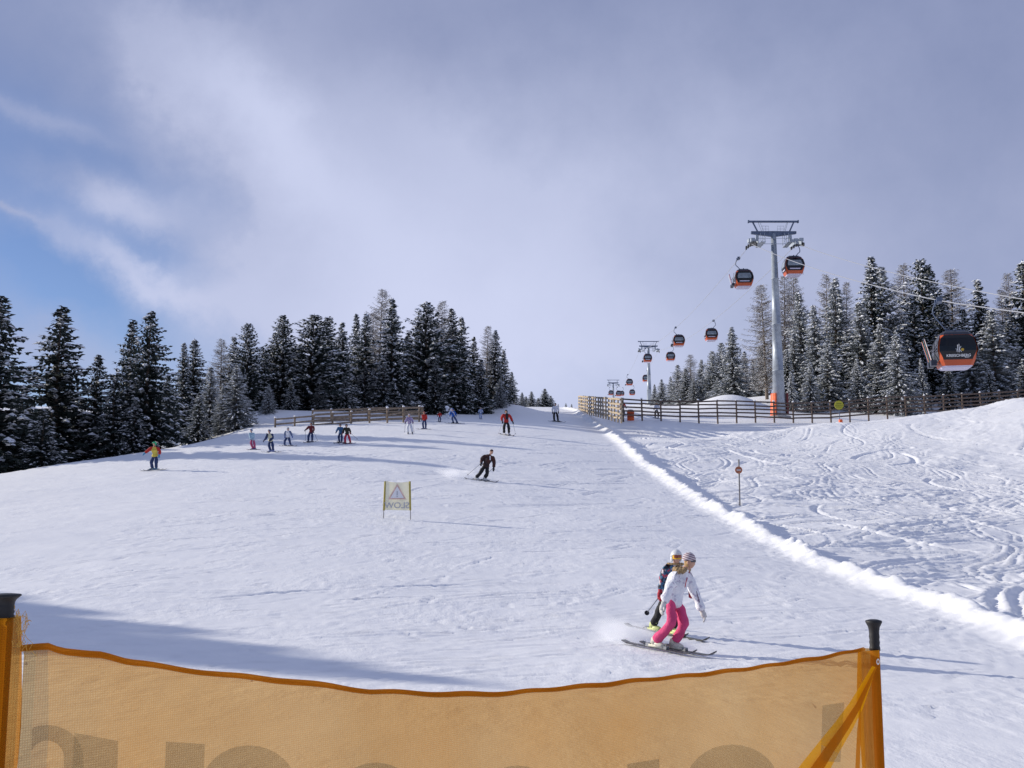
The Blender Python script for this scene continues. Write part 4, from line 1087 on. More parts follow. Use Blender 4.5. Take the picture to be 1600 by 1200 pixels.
    hem = J['pel'].lerp(J['mid'], -.25 - coat)
    jn = dict(hem=(hem, (.178 * kk, .178 * kk)), low=(J['pel'].lerp(J['mid'], .45), (.162 * kk, .162 * kk)), mid=(J['mid'].lerp(J['che'], .3), (.152 * kk, .152 * kk)), che=(J['che'], (.165 * kk, .165 * kk)), nec=(J['che'].lerp(J['nec'], .98), (.088, .088)),
              sL=(J['sL'], .098 * kk), eL=(J['eL'], .078 * ka), wL=(J['eL'].lerp(J['wL'], .93), .060 * ka), sR=(J['sR'], .098 * kk), eR=(J['eR'], .078 * ka), wR=(J['eR'].lerp(J['wR'], .93), .060 * ka))
    nn = list(jn); jx = {n: i for i, n in enumerate(nn)}
    JE = [('hem', 'low'), ('low', 'mid'), ('mid', 'che'), ('che', 'nec'), ('che', 'sL'), ('sL', 'eL'), ('eL', 'wL'), ('che', 'sR'), ('sR', 'eR'), ('eR', 'wR')]
    def segd(c_, a_, b_):
        ab = b_ - a_; t_ = max(0, min(1, (c_ - a_).dot(ab) / max(1e-6, ab.length_squared))); return (c_ - a_ - ab * t_).length
    def jp(c_):
        if not jmats: return 0
        dt = min(segd(c_, J['pel'], J['mid']), segd(c_, J['mid'], J['che'])) - .10
        da = min(segd(c_, J['sL'], J['eL']), segd(c_, J['eL'], J['wL']), segd(c_, J['sR'], J['eR']), segd(c_, J['eR'], J['wR'])) - .03
        return 1 if dt < da else 0
    jm = skin_mesh([jn[n] for n in nn], [(jx[a_], jx[b_]) for a_, b_ in JE], "jacket", [jacket] + (jmats or []), jx['mid'], pick=jp, noise=.028)
    mesh_obj("jacket", jm, root)
    # gloves: palm, four fingers, thumb
    gm = cloth("glove_%.2f_%.2f_%.2f" % glove, glove)
    for sd_, el, wr in (('L', 'eL', 'wL'), ('R', 'eR', 'wR')):
        d = (J[wr] - J[el]).normalized(); a_ = J[el].lerp(J[wr], .93)
        side = d.cross(V3((0, 0, 1))); side = side.normalized() if side.length > .1 else V3((0, 1, 0)); up = side.cross(d)
        mb = MB(); mb.tube([a_ - d * .02, a_ + d * .02, a_ + d * .06, a_ + d * .12], [.05, .042, .05, .04], 10)
        for i, ln in enumerate((.062, .075, .072, .055)):
            o_ = side * (i - 1.5) * .022; b_ = a_ + d * .11 + o_
            mb.tube([b_, b_ + d * ln * .5 - up * .008, b_ + d * ln * .8 - up * .03, b_ + d * ln - up * .05], [.0155, .015, .014, .009], 6)
        b_ = a_ + d * .055 - side * .042
        mb.tube([b_, b_ + d * .03 - side * .022, b_ + d * .06 - side * .022 - up * .012], [.018, .016, .011], 6)
        mb.build("glove", gm, root, True)
    # boots and skis
    bm_ = mat("boot_%.2f_%.2f_%.2f" % boots, boots, .4, var=.15); skm = mat("ski_top_%.2f_%.2f_%.2f" % ski_c, ski_c, .35, var=.2, scale=6); BUC = mat("buckle", (.25, .26, .28), .4, .6)
    for k_ in ('aL', 'aR'):
        a_ = J[k_]; zg_ = gzl(a_.x, a_.y) + .045
        zt = (gzl(a_.x + sdv.x * .5, a_.y + sdv.y * .5) - gzl(a_.x - sdv.x * .5, a_.y - sdv.y * .5))
        d3 = V3((sdv.x, sdv.y, zt)).normalized(); sid = d3.cross(V3((0, 0, 1))).normalized(); up = sid.cross(d3)
        Rm = Matrix((sid, d3, up)).transposed()
        o_ = V3((a_.x, a_.y, zg_))
        mb = MB()
        kn = J['k' + k_[1]]; sh = (kn - a_).normalized()
        mb.tube([o_ + up * .05 - d3 * .03, o_ + up * .10 - d3 * .015, V3(a_) + sh * .10, V3(a_) + sh * .20], [.062, .068, .066, .070], 10)
        mb.ball(o_ + up * .045 + d3 * .06, (.052, .155, .05), 0, 10, 7, None, Rm)
        mb.box(o_ + up * .015 + d3 * .045, (.085, .32, .035), 0, Rm)
        bo = mb.build("boot", bm_, root, True)
        if detail:
            mb = MB()
            for q in (.1, .15, .2): mb.box(o_ + up * q + d3 * (.055 - q * .2), (.09, .02, .018), 0, Rm)
            mb.build("buckle", BUC, bo)
        if skis:
            mb = MB(); n = 14; L = ski_len; vs = []; fs = []
            for i in range(n + 1):
                t_ = i / n; y_ = -L * .45 + L * t_
                w = .045 + .012 * (abs(t_ - .45) * 2) ** 2
                if t_ > .93: w *= max(.15, (1 - t_) / .07)
                zz = -.028 + (.09 * ((t_ - .86) / .14) ** 2 if t_ > .86 else 0) + (.03 * ((.06 - t_) / .06) if t_ < .06 else 0)
                for sx, th in ((-1, 0), (1, 0), (1, .016), (-1, .016)):
                    vs.append(o_ + Rm @ V3((sx * w, y_, zz + th)))
            for i in range(n):
                for q in range(4): fs.append((i * 4 + q, i * 4 + (q + 1) % 4, i * 4 + 4 + (q + 1) % 4, i * 4 + 4 + q))
            fs += [(3, 2, 1, 0), (n * 4, n * 4 + 1, n * 4 + 2, n * 4 + 3)]
            mb.add(vs, fs); so_ = mb.build("ski", skm, root)
            mb = MB(); mb.box(o_ + Rm @ V3((0, .05, .0)), (.07, .46, .02), 0, Rm); mb.box(o_ + Rm @ V3((0, .24, .01)), (.068, .08, .05), 0, Rm); mb.box(o_ + Rm @ V3((0, -.14, .015)), (.068, .1, .06), 0, Rm); mb.build("binding", BUC, so_)
    hc = J['hea']
    # head gear
    if headgear[0] == 'helmet':
        hm_ = mat("helmet_%.2f_%.2f_%.2f" % headgear[1], headgear[1], .3, var=.08, spec=.5)
        mb = MB(); mb.ball(hc + V3((0, 0, .03)) - f2 * -.0, (.108, .126, .118), 0, 14, 10, lambda d, p: V3((p.x, p.y, max(p.z, -.05 if d.y > -.3 else .02))), rotq)
        for s in (-1, 1): mb.ball(hc + rotq @ V3((s * .088, .015, -.03)), (.024, .045, .055), 0, 8, 6, None, rotq)
        ho = mb.build("helmet", hm_, root, True)
    elif headgear[0] == 'beanie':
        mb = MB(); mb.ball(hc + V3((0, 0, .035)) + f2 * -.01, (.098, .115, .125), 0, 18, 12, lambda d, p: V3((p.x, p.y, max(p.z, -.01))), rotq)
        mb.build("beanie", headgear[1], root, True)
    elif headgear[0] == 'cap':
        mb = MB(); mb.ball(hc + V3((0, 0, .035)), (.09, .108, .10), 0, 12, 8, lambda d, p: V3((p.x, p.y, max(p.z, 0))), rotq); mb.build("woollen_hat", mat("hat_%.2f_%.2f_%.2f" % headgear[1], headgear[1], .9), root, True)
    if goggles:
        fr, ln = goggles
        mb = MB(); n = 14
        vs = []; fs = []
        for i in range(n + 1):
            a_ = -1.25 + 2.5 * i / n
            for zz in (-.05, .048):
                rx, ry = .098, .118
                vs.append(hc + rotq @ V3((math.sin(a_) * rx, -math.cos(a_) * ry, zz + .022 + (.012 * (1 - math.cos(a_ * 5)) if False else 0))))
        for i in range(n): fs.append((2 * i, 2 * i + 2, 2 * i + 3, 2 * i + 1))
        mb.add(vs, fs); go = mb.build("goggles", mat("goggle_frame_%.2f_%.2f" % fr[:2], fr, .4), root, True)
        mb = MB(); vs = []; fs = []
        for i in range(n + 1):
            a_ = -.85 + 1.7 * i / n
            cut = .012 if abs(a_) < .12 else 0
            for zz in (-.030 + cut, .030): vs.append(hc + rotq @ V3((math.sin(a_) * .103, -math.cos(a_) * .124, zz + .022)))
        for i in range(n): fs.append((2 * i, 2 * i + 2, 2 * i + 3, 2 * i + 1))
        mb.add(vs, fs); mb.build("lens", mat("goggle_lens_%.2f_%.2f" % ln[:2], ln, .1, spec=.7), go, True)
    return root, J, sc_, g
def spole(who, a, b, hand, root, sc_, g):
    m_ = mat("pole_metal", (.10, .10, .12), .4, .4)
    A_ = g + V3(a) * sc_; B_ = V3(b)
    if len(b) == 3: B_ = g + V3(b) * sc_
    o = empty("ski_pole", A_); tag(o, f"thin ski pole in the {hand} hand of {who}", 'ski pole', 'ski poles held by skiers')
    mb = MB(); mb.tube([(0, 0, 0), B_ - A_], [.010, .007], 6); mb.build("shaft", m_, o)
    d = (B_ - A_).normalized()
    mb = MB(); mb.tube([-d * .06, d * .10], [.018, .015], 8); mb.build("handle", RUB, o)
    mb = MB(); q = (B_ - A_) - d * .07; mb.tube([q, q + d * .012], .045, 10); mb.build("basket", RUB, o)

C = cloth
NAVY = C("navy_cloth", (.025, .045, .13)); BLK = C("black_cloth", (.014, .014, .017)); RED = C("red_cloth", (.42, .025, .02)); DRD = C("wine_cloth", (.16, .02, .025)); PINK = C("pink_cloth", (.62, .06, .18), var=.08)
BLUE = C("blue_cloth", (.02, .10, .40)); WHT = C("white_cloth", (.72, .74, .80), var=.05); CREAM = C("cream_bib", (.70, .66, .45), var=.06); YBIB = C("yellow_bib", (.60, .48, .08)); LBL = C("pale_blue_cloth", (.35, .50, .62)); PURP = C("purple_cloth", (.12, .05, .26), c2=(.55, .5, .65), scale=12)
# --- the two women in front
STRIPE = bpy.data.materials.new("striped_beanie"); STRIPE.use_nodes = True; t = STRIPE.node_tree; b = t.nodes['Principled BSDF']; b.inputs['Roughness'].default_value = .95
tc = t.nodes.new('ShaderNodeTexCoord'); wv = t.nodes.new('ShaderNodeTexWave'); wv.bands_direction = 'Z'; wv.inputs['Scale'].default_value = 9; wv.inputs['Distortion'].default_value = .6
mp = t.nodes.new('ShaderNodeMapping'); mp.inputs['Rotation'].default_value = (0, R(-18), 0); t.links.new(tc.outputs['Object'], mp.inputs[0]); t.links.new(mp.outputs[0], wv.inputs[0])
cr = t.nodes.new('ShaderNodeValToRGB'); cr.color_ramp.interpolation = 'CONSTANT'; e = cr.color_ramp.elements; e[0].color = (.62, .55, .56, 1); e[1].position = .55; e[1].color = (.22, .13, .16, 1)
t.links.new(wv.outputs['Color'], cr.inputs[0]); t.links.new(cr.outputs[0], b.inputs['Base Color'])
FLOR = vor_mat("floral_white_jacket", [(.74, .75, .80), (.80, .80, .84), (.55, .52, .62), (.72, .73, .78)], 26, thr=[.45, .82, .9])
J17 = dict(pel=V3((.15, .02, .80)), che=V3((.27, 0, 1.13)), nec=V3((.37, 0, 1.32)), hea=V3((.43, 0, 1.44)), sL=V3((.15, -.13, 1.23)), sR=V3((.42, .12, 1.19)), eL=V3((.03, -.22, .99)), wL=V3((-.06, -.26, .76)),
           eR=V3((.54, .14, .90)), wR=V3((.65, .12, .60)), hL=V3((.08, -.06, .76)), hR=V3((.22, .07, .73)), kL=V3((.07, -.24, .44)), kR=V3((.31, -.09, .43)), aL=V3((-.17, .02, .13)), aR=V3((.13, -.05, .12)))
BTN = (.60, .58, .48)
p17, j17, s17, g17 = person(1040, 1016, J17, "woman in white jacket and pink trousers skiing past", FLOR, PINK, (.62, .60, .58), ('beanie', STRIPE), (.92, -.4), (.62, -.78), BTN, (.05, .05, .06), 149, 1.62, detail=True, bulk=1.06, coat=.55, group='two women skiing past in front', ski_len=1.65)
hc = j17['hea']; f2 = V3((.92, -.4, 0)).normalized(); rq = V3((0, -1, 0)).rotation_difference(f2).to_matrix()
HAIR = mat("blond_hair", (.42, .27, .12), .8, var=.3, scale=30); FUR = mat("fur_trim", (.40, .28, .15), 1.0, var=.4, scale=40, bump=1, bscale=60)
mb = MB()
for i in range(26):
    a_ = R(100 + 160 * ((i * .618) % 1))
    q = hc + rq @ V3((math.sin(a_) * .070, -math.cos(a_) * .080, .02)); mb.tube([q, q + V3((0, 0, -.07)), q + V3((-.01, 0, -.14))], [.012, .014, .006], 5)
mb.build("hair", HAIR, p17, True)
mb = MB(); rr5 = random.Random(3)
for i in range(60):
    a_ = R(55 + 250 * i / 60); cc = j17['nec'] + V3((-.06, 0, -.015)) + rq @ V3((math.sin(a_) * .135, -math.cos(a_) * .12, 0)) + V3((0, 0, .02 * math.sin(i)))
    mb.ball(cc, (.045, .045, .038), 0, 6, 4, lambda d, p: p * rr5.uniform(.75, 1.3))
mb.build("fur_collar", FUR, p17, True)
mb = MB(); n = 10; vs = []; fs = []
for i in range(n + 1):
    a_ = -1.2 + 2.4 * i / n
    for zz in (-.012, .022): vs.append(hc + rq @ V3((math.sin(a_) * .084, -math.cos(a_) * .108, zz + .008)))
for i in range(n): fs.append((2 * i, 2 * i + 2, 2 * i + 3, 2 * i + 1))
mb.add(vs, fs); mb.build("sunglasses", mat("dark_lens", (.02, .02, .04), .08, spec=.8), p17, True)
ZIP = mat("red_zip", (.45, .04, .06), .6)
mb = MB(); cz = j17['che']; mb.tube([cz + V3((.085, -.17, .06)), cz + V3((.06, -.175, -.02)), cz + V3((.045, -.17, -.10))], .008, 5); mb.build("zip", ZIP, p17)
mb = MB(); mb.tube([j17['eR'] + V3((.0, -.08, .06)), j17['eR'].lerp(j17['wR'], .45) + V3((0, -.072, 0))], .007, 5); mb.build("sleeve_zip", mat("dark_zip", (.08, .03, .08), .6), p17)
QUILT = vor_mat("patchwork_jacket", [(.05, .03, .05), (.42, .06, .10), (.03, .03, .05), (.05, .14, .24), (.5, .45, .48), (.20, .03, .12)], 22)
J16 = dict(pel=V3((.17, 0, .82)), che=V3((.24, -.04, 1.12)), nec=V3((.25, -.07, 1.33)), hea=V3((.26, -.10, 1.43)), sL=V3((.09, -.06, 1.25)), sR=V3((.41, -.04, 1.25)), eL=V3((.0, -.06, 1.02)), wL=V3((-.05, -.10, .80)),
           eR=V3((.52, -.02, 1.02)), wR=V3((.50, -.2, .84)), hL=V3((.08, 0, .78)), hR=V3((.25, 0, .78)), kL=V3((-.04, -.02, .46)), kR=V3((.24, -.14, .46)), aL=V3((-.15, .25, .13)), aR=V3((.17, -.1, .12)))
p16, j16, s16, g16 = person(1036, 992, J16, "person in patchwork jacket and white helmet behind the pink trousers", QUILT, BLK, (.40, .03, .05), ('helmet', (.66, .68, .70)), (.25, -1), (.62, -.78), (.55, .60, .25), (.07, .07, .06), 131, 1.6,
                            goggles=((.75, .42, .02), (.22, .03, .01)), detail=True, group='two women skiing past in front', ski_len=1.6)
mb = MB()
for i in range(40):
    a_ = R(40 + 280 * i / 40); mb.ball(j16['nec'] + V3((math.sin(a_) * .13, -math.cos(a_) * -.0 + .05 + math.cos(a_) * .08, -.03)), (.04, .04, .03), 0, 6, 4)
mb.build("fur_collar", FUR, p16, True)
spole("the person in the patchwork jacket", j16['wL'] + V3((0, -.03, -.06)), j16['wL'] + V3((-.16, .9, -.50)), "left-seen", p16, s16, g16)
# --- black skier
J15 = dict(pel=V3((.27, .03, .72)), che=V3((.40, -.08, 1.05)), nec=V3((.49, -.12, 1.27)), hea=V3((.57, -.14, 1.40)), sL=V3((.22, -.08, 1.22)), sR=V3((.64, -.1, 1.14)), eL=V3((.08, -.02, 1.02)), wL=V3((.06, -.2, .85)),
           eR=V3((.70, -.1, .88)), wR=V3((.67, -.16, .62)), hL=V3((.17, .03, .68)), hR=V3((.36, .03, .66)), kL=V3((.04, -.10, .38)), kR=V3((.36, -.12, .36)), aL=V3((-.2, .03, .12)), aR=V3((.22, -.08, .12)))
ARM = C("black_rust_sleeve", (.016, .016, .020), c2=(.075, .022, .016), scale=3)
p, j, s, g = person(750, 751, J15, "skier all in black carving before the yellow banner", ARM, BLK, headgear=('cap', (.06, .03, .03)), face=(.45, -1), ski_dir=(.8, -.6), boots=(.6, .6, .6), hpx=49, hm=1.55, group='skiers on the run')
spole("the black-clad skier", j['wL'], j['wL'] + V3((-.70, .1, -.60)), "left-seen", p, s, g)
spole("the black-clad skier", j['wR'], j['wR'] + V3((-.5, .4, -.40)), "right-seen", p, s, g)
mb = MB(); mb.box(j['che'] + V3((.1, -.16, .05)), (.05, .02, .2)); mb.build("jacket_stripe", WHT, p)
# --- red jacket standing
p, j, s, g = person(791.5, 680, pose(lean=-.03, spread=.16, fwd=.05, arms=dict(eL=(-.36, 0, 1.18), wL=(-.30, -.1, .96), eR=(.33, -.02, 1.14), wR=(.42, -.12, .92))), "skier in red jacket and black trousers holding two poles", RED, BLK, headgear=('helmet', (.02, .02, .02)), hpx=39, hm=1.72, boots=(.5, .5, .55), ski_dir=(.5, -1), ski_len=1.5)
spole("the skier in red jacket and black trousers", j['wR'], j['wR'] + V3((.20, -.1, -.88)), "right-seen", p, s, g)
spole("the skier in red jacket and black trousers", j['wL'], j['wL'] + V3((-.25, -.1, -.9)), "left-seen", p, s, g)
mb = MB(); mb.box(j['che'] + V3((.05, -.17, .0)), (.17, .06, .42)); mb.build("dark_front_panel", BLK, p)
person(868, 659, pose(lean=.0, spread=.17, fwd=.03, legshift=.06, arms=dict(eL=(-.28, 0, 1.16), wL=(-.27, -.05, .90), eR=(.27, 0, 1.16), wR=(.27, -.05, .92))), "snowboarder in white jacket alone at the top of the run", WHT, BLK, headgear=('cap', (.03, .03, .04)), hpx=29, hm=1.72, boots=(.04, .04, .04), ski_dir=(1, -.3), ski_len=1.4)
# --- children's class at left
person(241, 735, pose(lean=.0, spread=.10, squat=.10, fwd=.05, arms=dict(hea=(-.02, -.1, 1.52), eL=(-.36, -.1, 1.16), wL=(-.55, -.15, .98), eR=(.30, -.05, 1.1), wR=(.28, -.1, .88))), "child with green helmet, red sleeves and yellow bib", RED, NAVY, (.05, .25, .45), ('helmet', (.02, .40, .18)), (-.7, -1), (-.9, -.35), (.1, .2, .3), hpx=44, hm=1.64, jmats=[YBIB], group='children skiing in a line', ski_len=1.3)
person(395, 703, pose(lean=-.14, spread=.07, squat=.02, fwd=.05, legshift=.10, arms=dict(eL=(-.22, -.15, 1.12), wL=(-.18, -.25, .95), eR=(.05, 0, 1.12), wR=(.02, -.1, .92))), "child in pale blue jacket and pink trousers, first of the line", LBL, C("dusty_pink_cloth", (.40, .07, .16)), (.4, .5, .6), ('helmet', (.12, .16, .28)), (-1, -.4), (-1, -.2), (.05, .06, .2), hpx=31, hm=1.66, group='children skiing in a line', ski_len=1.1)
person(424, 707, pose(lean=-.16, spread=.08, squat=.10, fwd=.08, legshift=.05, arms=dict(eL=(-.36, -.15, 1.05), wL=(-.50, -.2, .86), eR=(.08, 0, 1.05), wR=(-.05, -.2, .9))), "child in cream bib, navy sleeves and navy helmet", NAVY, NAVY, (.03, .03, .08), ('helmet', (.02, .04, .14)), (-1, -.5), (-1, -.15), (.2, .25, .5), hpx=34, hm=1.58, jmats=[CREAM], group='children skiing in a line', ski_len=1.3)
person(449, 697, pose(lean=.05, spread=.26, squat=.14, fwd=.05, arms=dict(eL=(-.25, 0, 1.05), wL=(-.22, -.1, .85), eR=(.33, -.1, 1.05), wR=(.42, -.15, .85))), "child in white bib with blue arms, legs wide apart", C("slate_blue_cloth", (.10, .14, .26)), NAVY, (.05, .1, .35), ('helmet', (.30, .38, .48)), (.5, -1), (.9, -.3), (.1, .15, .3), hpx=28, hm=1.55, jmats=[WHT], group='children skiing in a line', ski_len=1.2)
p, j, s, g = person(485, 691, pose(lean=.06, spread=.16, squat=.05, fwd=.08, legshift=-.02, arms=dict(eL=(-.28, -.05, 1.2), wL=(-.42, -.15, 1.06), eR=(.30, -.05, 1.15), wR=(.26, -.1, .95))), "child in wine-red jacket and navy trousers with poles", DRD, NAVY, (.02, .02, .05), ('helmet', (.03, .03, .05)), (-.3, -1), (-.6, -1), (.1, .1, .15), hpx=30, hm=1.66, group='children skiing in a line', ski_len=1.2)
spole("the child in wine-red jacket", j['wL'], j['wL'] + V3((.02, 0, -.95)), "left-seen", p, s, g); spole("the child in wine-red jacket", j['wR'], j['wR'] + V3((.38, .1, -.85)), "right-seen", p, s, g)
person(532, 692, pose(lean=-.03, spread=.09, squat=.04, fwd=.08), "child in blue jacket half hidden behind the dark jacket", C("steel_blue_cloth", (.05, .14, .28)), NAVY, (.03, .05, .1), ('helmet', (.04, .05, .08)), (-.4, -1), (-.8, -.8), (.1, .1, .15), hpx=29, hm=1.66, group='children skiing in a line', ski_len=1.2)
p, j, s, g = person(543, 694, pose(lean=-.10, spread=.22, squat=.06, fwd=.10, legshift=.02), "child in dark olive jacket and bright red trousers", C("olive_black_cloth", (.05, .05, .03), c2=(.02, .02, .02)), C("raspberry_cloth", (.50, .03, .07)), (.2, .02, .03), ('helmet', (.03, .03, .03)), (-.3, -1), (-.7, -.8), (.2, .05, .05), hpx=30, hm=1.64, group='children skiing in a line', ski_len=1.3)
spole("the child in bright red trousers", j['wR'], j['wR'] + V3((.62, .2, -.55)), "right-seen", p, s, g); spole("the child in bright red trousers", j['wL'], j['wL'] + V3((-.5, .1, -.8)), "left-seen", p, s, g)
p, j, s, g = person(640, 678, pose(lean=-.05, spread=.19, fwd=.04, legshift=.05), "skier in purple and white jacket and white trousers", PURP, WHT, (.1, .05, .15), ('helmet', (.45, .42, .50)), (.1, -1), (.1, -1), (.08, .08, .1), hpx=30, hm=1.70, ski_len=1.4)
spole("the skier in white trousers", j['wL'], j['wL'] + V3((-.06, 0, -.92)), "left-seen", p, s, g); spole("the skier in white trousers", j['wR'], j['wR'] + V3((.12, 0, -.92)), "right-seen", p, s, g)
person(663, 671, pose(lean=-.03, spread=.10, fwd=.05, legshift=.03, arms=dict(eL=(-.12, -.1, 1.14), wL=(-.2, -.2, .98), eR=(.22, .05, 1.14), wR=(.16, -.05, .94))), "skier in red jacket and navy trousers at the left fence end", RED, NAVY, (.02, .02, .04), ('helmet', (.25, .08, .06)), (-1, -.4), (-1, -.3), (.08, .1, .2), hpx=27, hm=1.70, ski_len=1.5)
person(687, 659.5, pose(spread=.13, fwd=.04), "tiny skier in red jacket before the dark wood", RED, NAVY, (.02, .02, .04), ('helmet', (.2, .04, .03)), (-.2, -1), (-.6, -1), (.05, .05, .1), hpx=16, hm=1.72, ski_len=1.2)
p, j, s, g = person(709, 662, pose(lean=-.16, spread=.20, squat=.14, fwd=.05, legshift=.18), "skier in blue suit leaning left at the edge of the wood", BLUE, C("blue_grey_cloth", (.04, .07, .17)), (.02, .03, .08), ('helmet', (.04, .12, .4)), (-.6, -1), (-1, -.25), (.03, .03, .05), hpx=23, hm=1.55, ski_len=1.8)
mb = MB(); mb.tube([j['che'] + V3((-.12, -.17, .12)), j['che'] + V3((.1, -.19, .02)), j['che'] + V3((.17, -.16, -.18))], .035, 6); mb.build("white_stripe", WHT, p)
STRB = C("blue_white_stripes", (.65, .7, .8), c2=(.03, .12, .42), scale=5)
person(751, 655, pose(spread=.10, fwd=.02), "figure in blue and white clothes in front of the dark wood", STRB, STRB, (.1, .2, .4), ('helmet', (.55, .5, .5)), (0, -1), (.2, -1), (.3, .35, .5), hpx=18, hm=1.72, ski_len=1.2)
person(1026, 645, pose(spread=.16, fwd=.02), "person in white jacket standing behind the dark fence", WHT, BLK, (.03, .03, .04), ('helmet', (.05, .05, .05)), (0, -1), (.2, -1), (.3, .35, .5), hm=1.72, D=112, group='people behind the right fence')
person(973, 640, pose(spread=.12, fwd=.02), "person in red jacket whose head shows over the fence corner", RED, BLK, (.03, .03, .04), ('cap', (.1, .02, .02)), (0, -1), (.2, -1), (.3, .35, .5), hm=1.5, D=116, group='people behind the right fence')

# powder thrown up by the edges
def spray(px, py, size, label, seed, dens):
    g = hit(px, py)
    mb = MB(); r_ = random.Random(seed)
    mb.ball((0, 0, 0), (1, 1, 1), 0, 20, 12)
    m = bpy.data.materials.new("powder"); m.use_nodes = True; t = m.node_tree; t.nodes.remove(t.nodes['Principled BSDF'])
    pv = t.nodes.new('ShaderNodeVolumePrincipled'); pv.inputs['Color'].default_value = (.97, .98, 1, 1); pv.inputs['Anisotropy'].default_value = .3
    tc = t.nodes.new('ShaderNodeTexCoord'); n1 = t.nodes.new('ShaderNodeTexNoise'); n1.inputs['Scale'].default_value = 2.2; n1.inputs['Detail'].default_value = 5
    t.links.new(tc.outputs['Object'], n1.inputs[0])
    ln = t.nodes.new('ShaderNodeVectorMath'); ln.operation = 'LENGTH'; t.links.new(tc.outputs['Object'], ln.inputs[0])
    fall = M('SUBTRACT', 1.0, M('MULTIPLY', ln.outputs['Value'], 1.05, tree=t), tree=t)
    d = M('MULTIPLY', M('MAXIMUM', M('ADD', fall, M('MULTIPLY', M('SUBTRACT', n1.outputs[0], .55, tree=t), 1.5, tree=t), tree=t), 0.0, tree=t), dens, tree=t)
    t.links.new(d, pv.inputs['Density']); t.links.new(pv.outputs[0], t.nodes['Material Output'].inputs['Volume'])
    o = mb.build("snow_spray", m, None, True); o.location = g + V3((0, 0, size[2] * .45)); o.scale = size; o.rotation_euler = (0, R(8), R(20))
    tag(o, label, 'snow spray', 'clouds of powder behind skis', 'stuff')
spray(975, 1000, (.62, .9, .26), "powder puff thrown up behind the pink-trousered woman", 1, 5)
spray(718, 746, (1.5, 1.6, .36), "powder trail behind the black-clad skier", 2, 2.2)

# ------------------------------------------------------------------ safety net in the foreground
def net_mat(name, c, trc, alpha, w=.5, tint=(.96, .77, .44)):
    m = bpy.data.materials.new(name); m.use_nodes = True; t = m.node_tree; t.nodes.remove(t.nodes['Principled BSDF'])
    di = t.nodes.new('ShaderNodeBsdfDiffuse'); di.inputs[0].default_value = (*c, 1); tl = t.nodes.new('ShaderNodeBsdfTranslucent'); tl.inputs[0].default_value = (*trc, 1)
    a_ = t.nodes.new('ShaderNodeMixShader'); a_.inputs[0].default_value = w; t.links.new(di.outputs[0], a_.inputs[1]); t.links.new(tl.outputs[0], a_.inputs[2])
    tp = t.nodes.new('ShaderNodeBsdfTransparent'); tp.inputs[0].default_value = (*tint, 1); b_ = t.nodes.new('ShaderNodeMixShader')
    tc = t.nodes.new('ShaderNodeTexCoord')
    sp = t.nodes.new('ShaderNodeSeparateXYZ'); t.links.new(tc.outputs['UV'], sp.inputs[0])
    # woven threads, 3.5 mm apart, in the cloth's own coordinates (metres)
    k_ = 2 * math.pi / .0036
    sx = M('ABSOLUTE', M('SINE', M('MULTIPLY', sp.outputs[0], k_ / 2, tree=t), tree=t), tree=t)
    sy = M('ABSOLUTE', M('SINE', M('MULTIPLY', sp.outputs[1], k_ / 2, tree=t), tree=t), tree=t)
    wv = M('SUBTRACT', M('MINIMUM', sx, sy, tree=t), .42, tree=t)
    n1 = t.nodes.new('ShaderNodeTexNoise'); n1.inputs['Scale'].default_value = 2.6; n1.inputs['Detail'].default_value = 4; t.links.new(tc.outputs['Object'], n1.inputs[0])
    f = M('ADD', M('ADD', alpha, M('MULTIPLY', wv, .22, tree=t), tree=t), M('MULTIPLY', M('SUBTRACT', n1.outputs[0], .5, tree=t), .40, tree=t), tree=t, clamp=True)
    t.links.new(f, b_.inputs[0]); t.links.new(a_.outputs[0], b_.inputs[1]); t.links.new(tp.outputs[0], b_.inputs[2]); t.links.new(b_.outputs[0], t.nodes['Material Output'].inputs[0])
    return m
NET = net_mat("orange_net", (.34, .145, .014), (.38, .155, .012), .40)
HEM = net_mat("orange_hem", (.46, .18, .015), (.55, .22, .015), .16)
SLV = net_mat("orange_sleeve", (.36, .15, .012), (.48, .19, .012), .40)
PRT = net_mat("grey_print", (.17, .175, .145), (.165, .165, .13), .66, .5, (.93, .93, .92))
SL2 = net_mat("orange_sleeve_thin", (.46, .20, .012), (.62, .26, .012), .50)
YF = net_mat("yellow_fold", (.68, .38, .01), (.80, .46, .01), .30)
POSTM = mat("orange_plastic_post", (.40, .14, .015), .45, var=.08)
NA = V3((-.745, 1.58, 0)); NB = V3((1.065, 3.0, 0)); ND = (NB - NA); NL = ND.length; NDn = ND.normalized(); NN = V3((NDn.y, -NDn.x, 0))      # NN points towards the camera side
def on_net(px, py):
    u, y, z = ray(px, py); r_ = V3((u, y, z))
    tt = NA.dot(NN) / r_.dot(NN)
    p = r_ * tt; return p + V3((0, 0, CAMZ))
root = empty("safety_net", (NA.x, NA.y, .0)); tag(root, "sagging orange mesh safety net on two black-handled posts in the foreground", 'safety net')
O = V3(root.location)
tops = [(38, 1012), (75, 1010), (95, 1017), (160, 1020), (200, 1034), (290, 1046), (350, 1054), (450, 1063), (580, 1080), (700, 1084), (800, 1082), (950, 1068), (1100, 1052), (1200, 1040), (1300, 1024), (1345, 1014)]
tp_ = [on_net(*q) for q in tops]
ts = [(q - NA).dot(NDn) for q in tp_]; tz = [q.z for q in tp_]
def wave(s, q): return .010 * math.sin(s * 9 + q * 3) + .006 * math.sin(s * 23 - q * 6) + .016 * math.sin(s * 3.1 + q * 5) * q - (1 - min(1, q * 4)) * .75 * (.010 * math.sin(s * 9) + .006 * math.sin(s * 23))
mb = MB(); nu, nv = 170, 46; vs = []; fs = []; uvs = []
s0, s1 = ts[0], ts[-1]
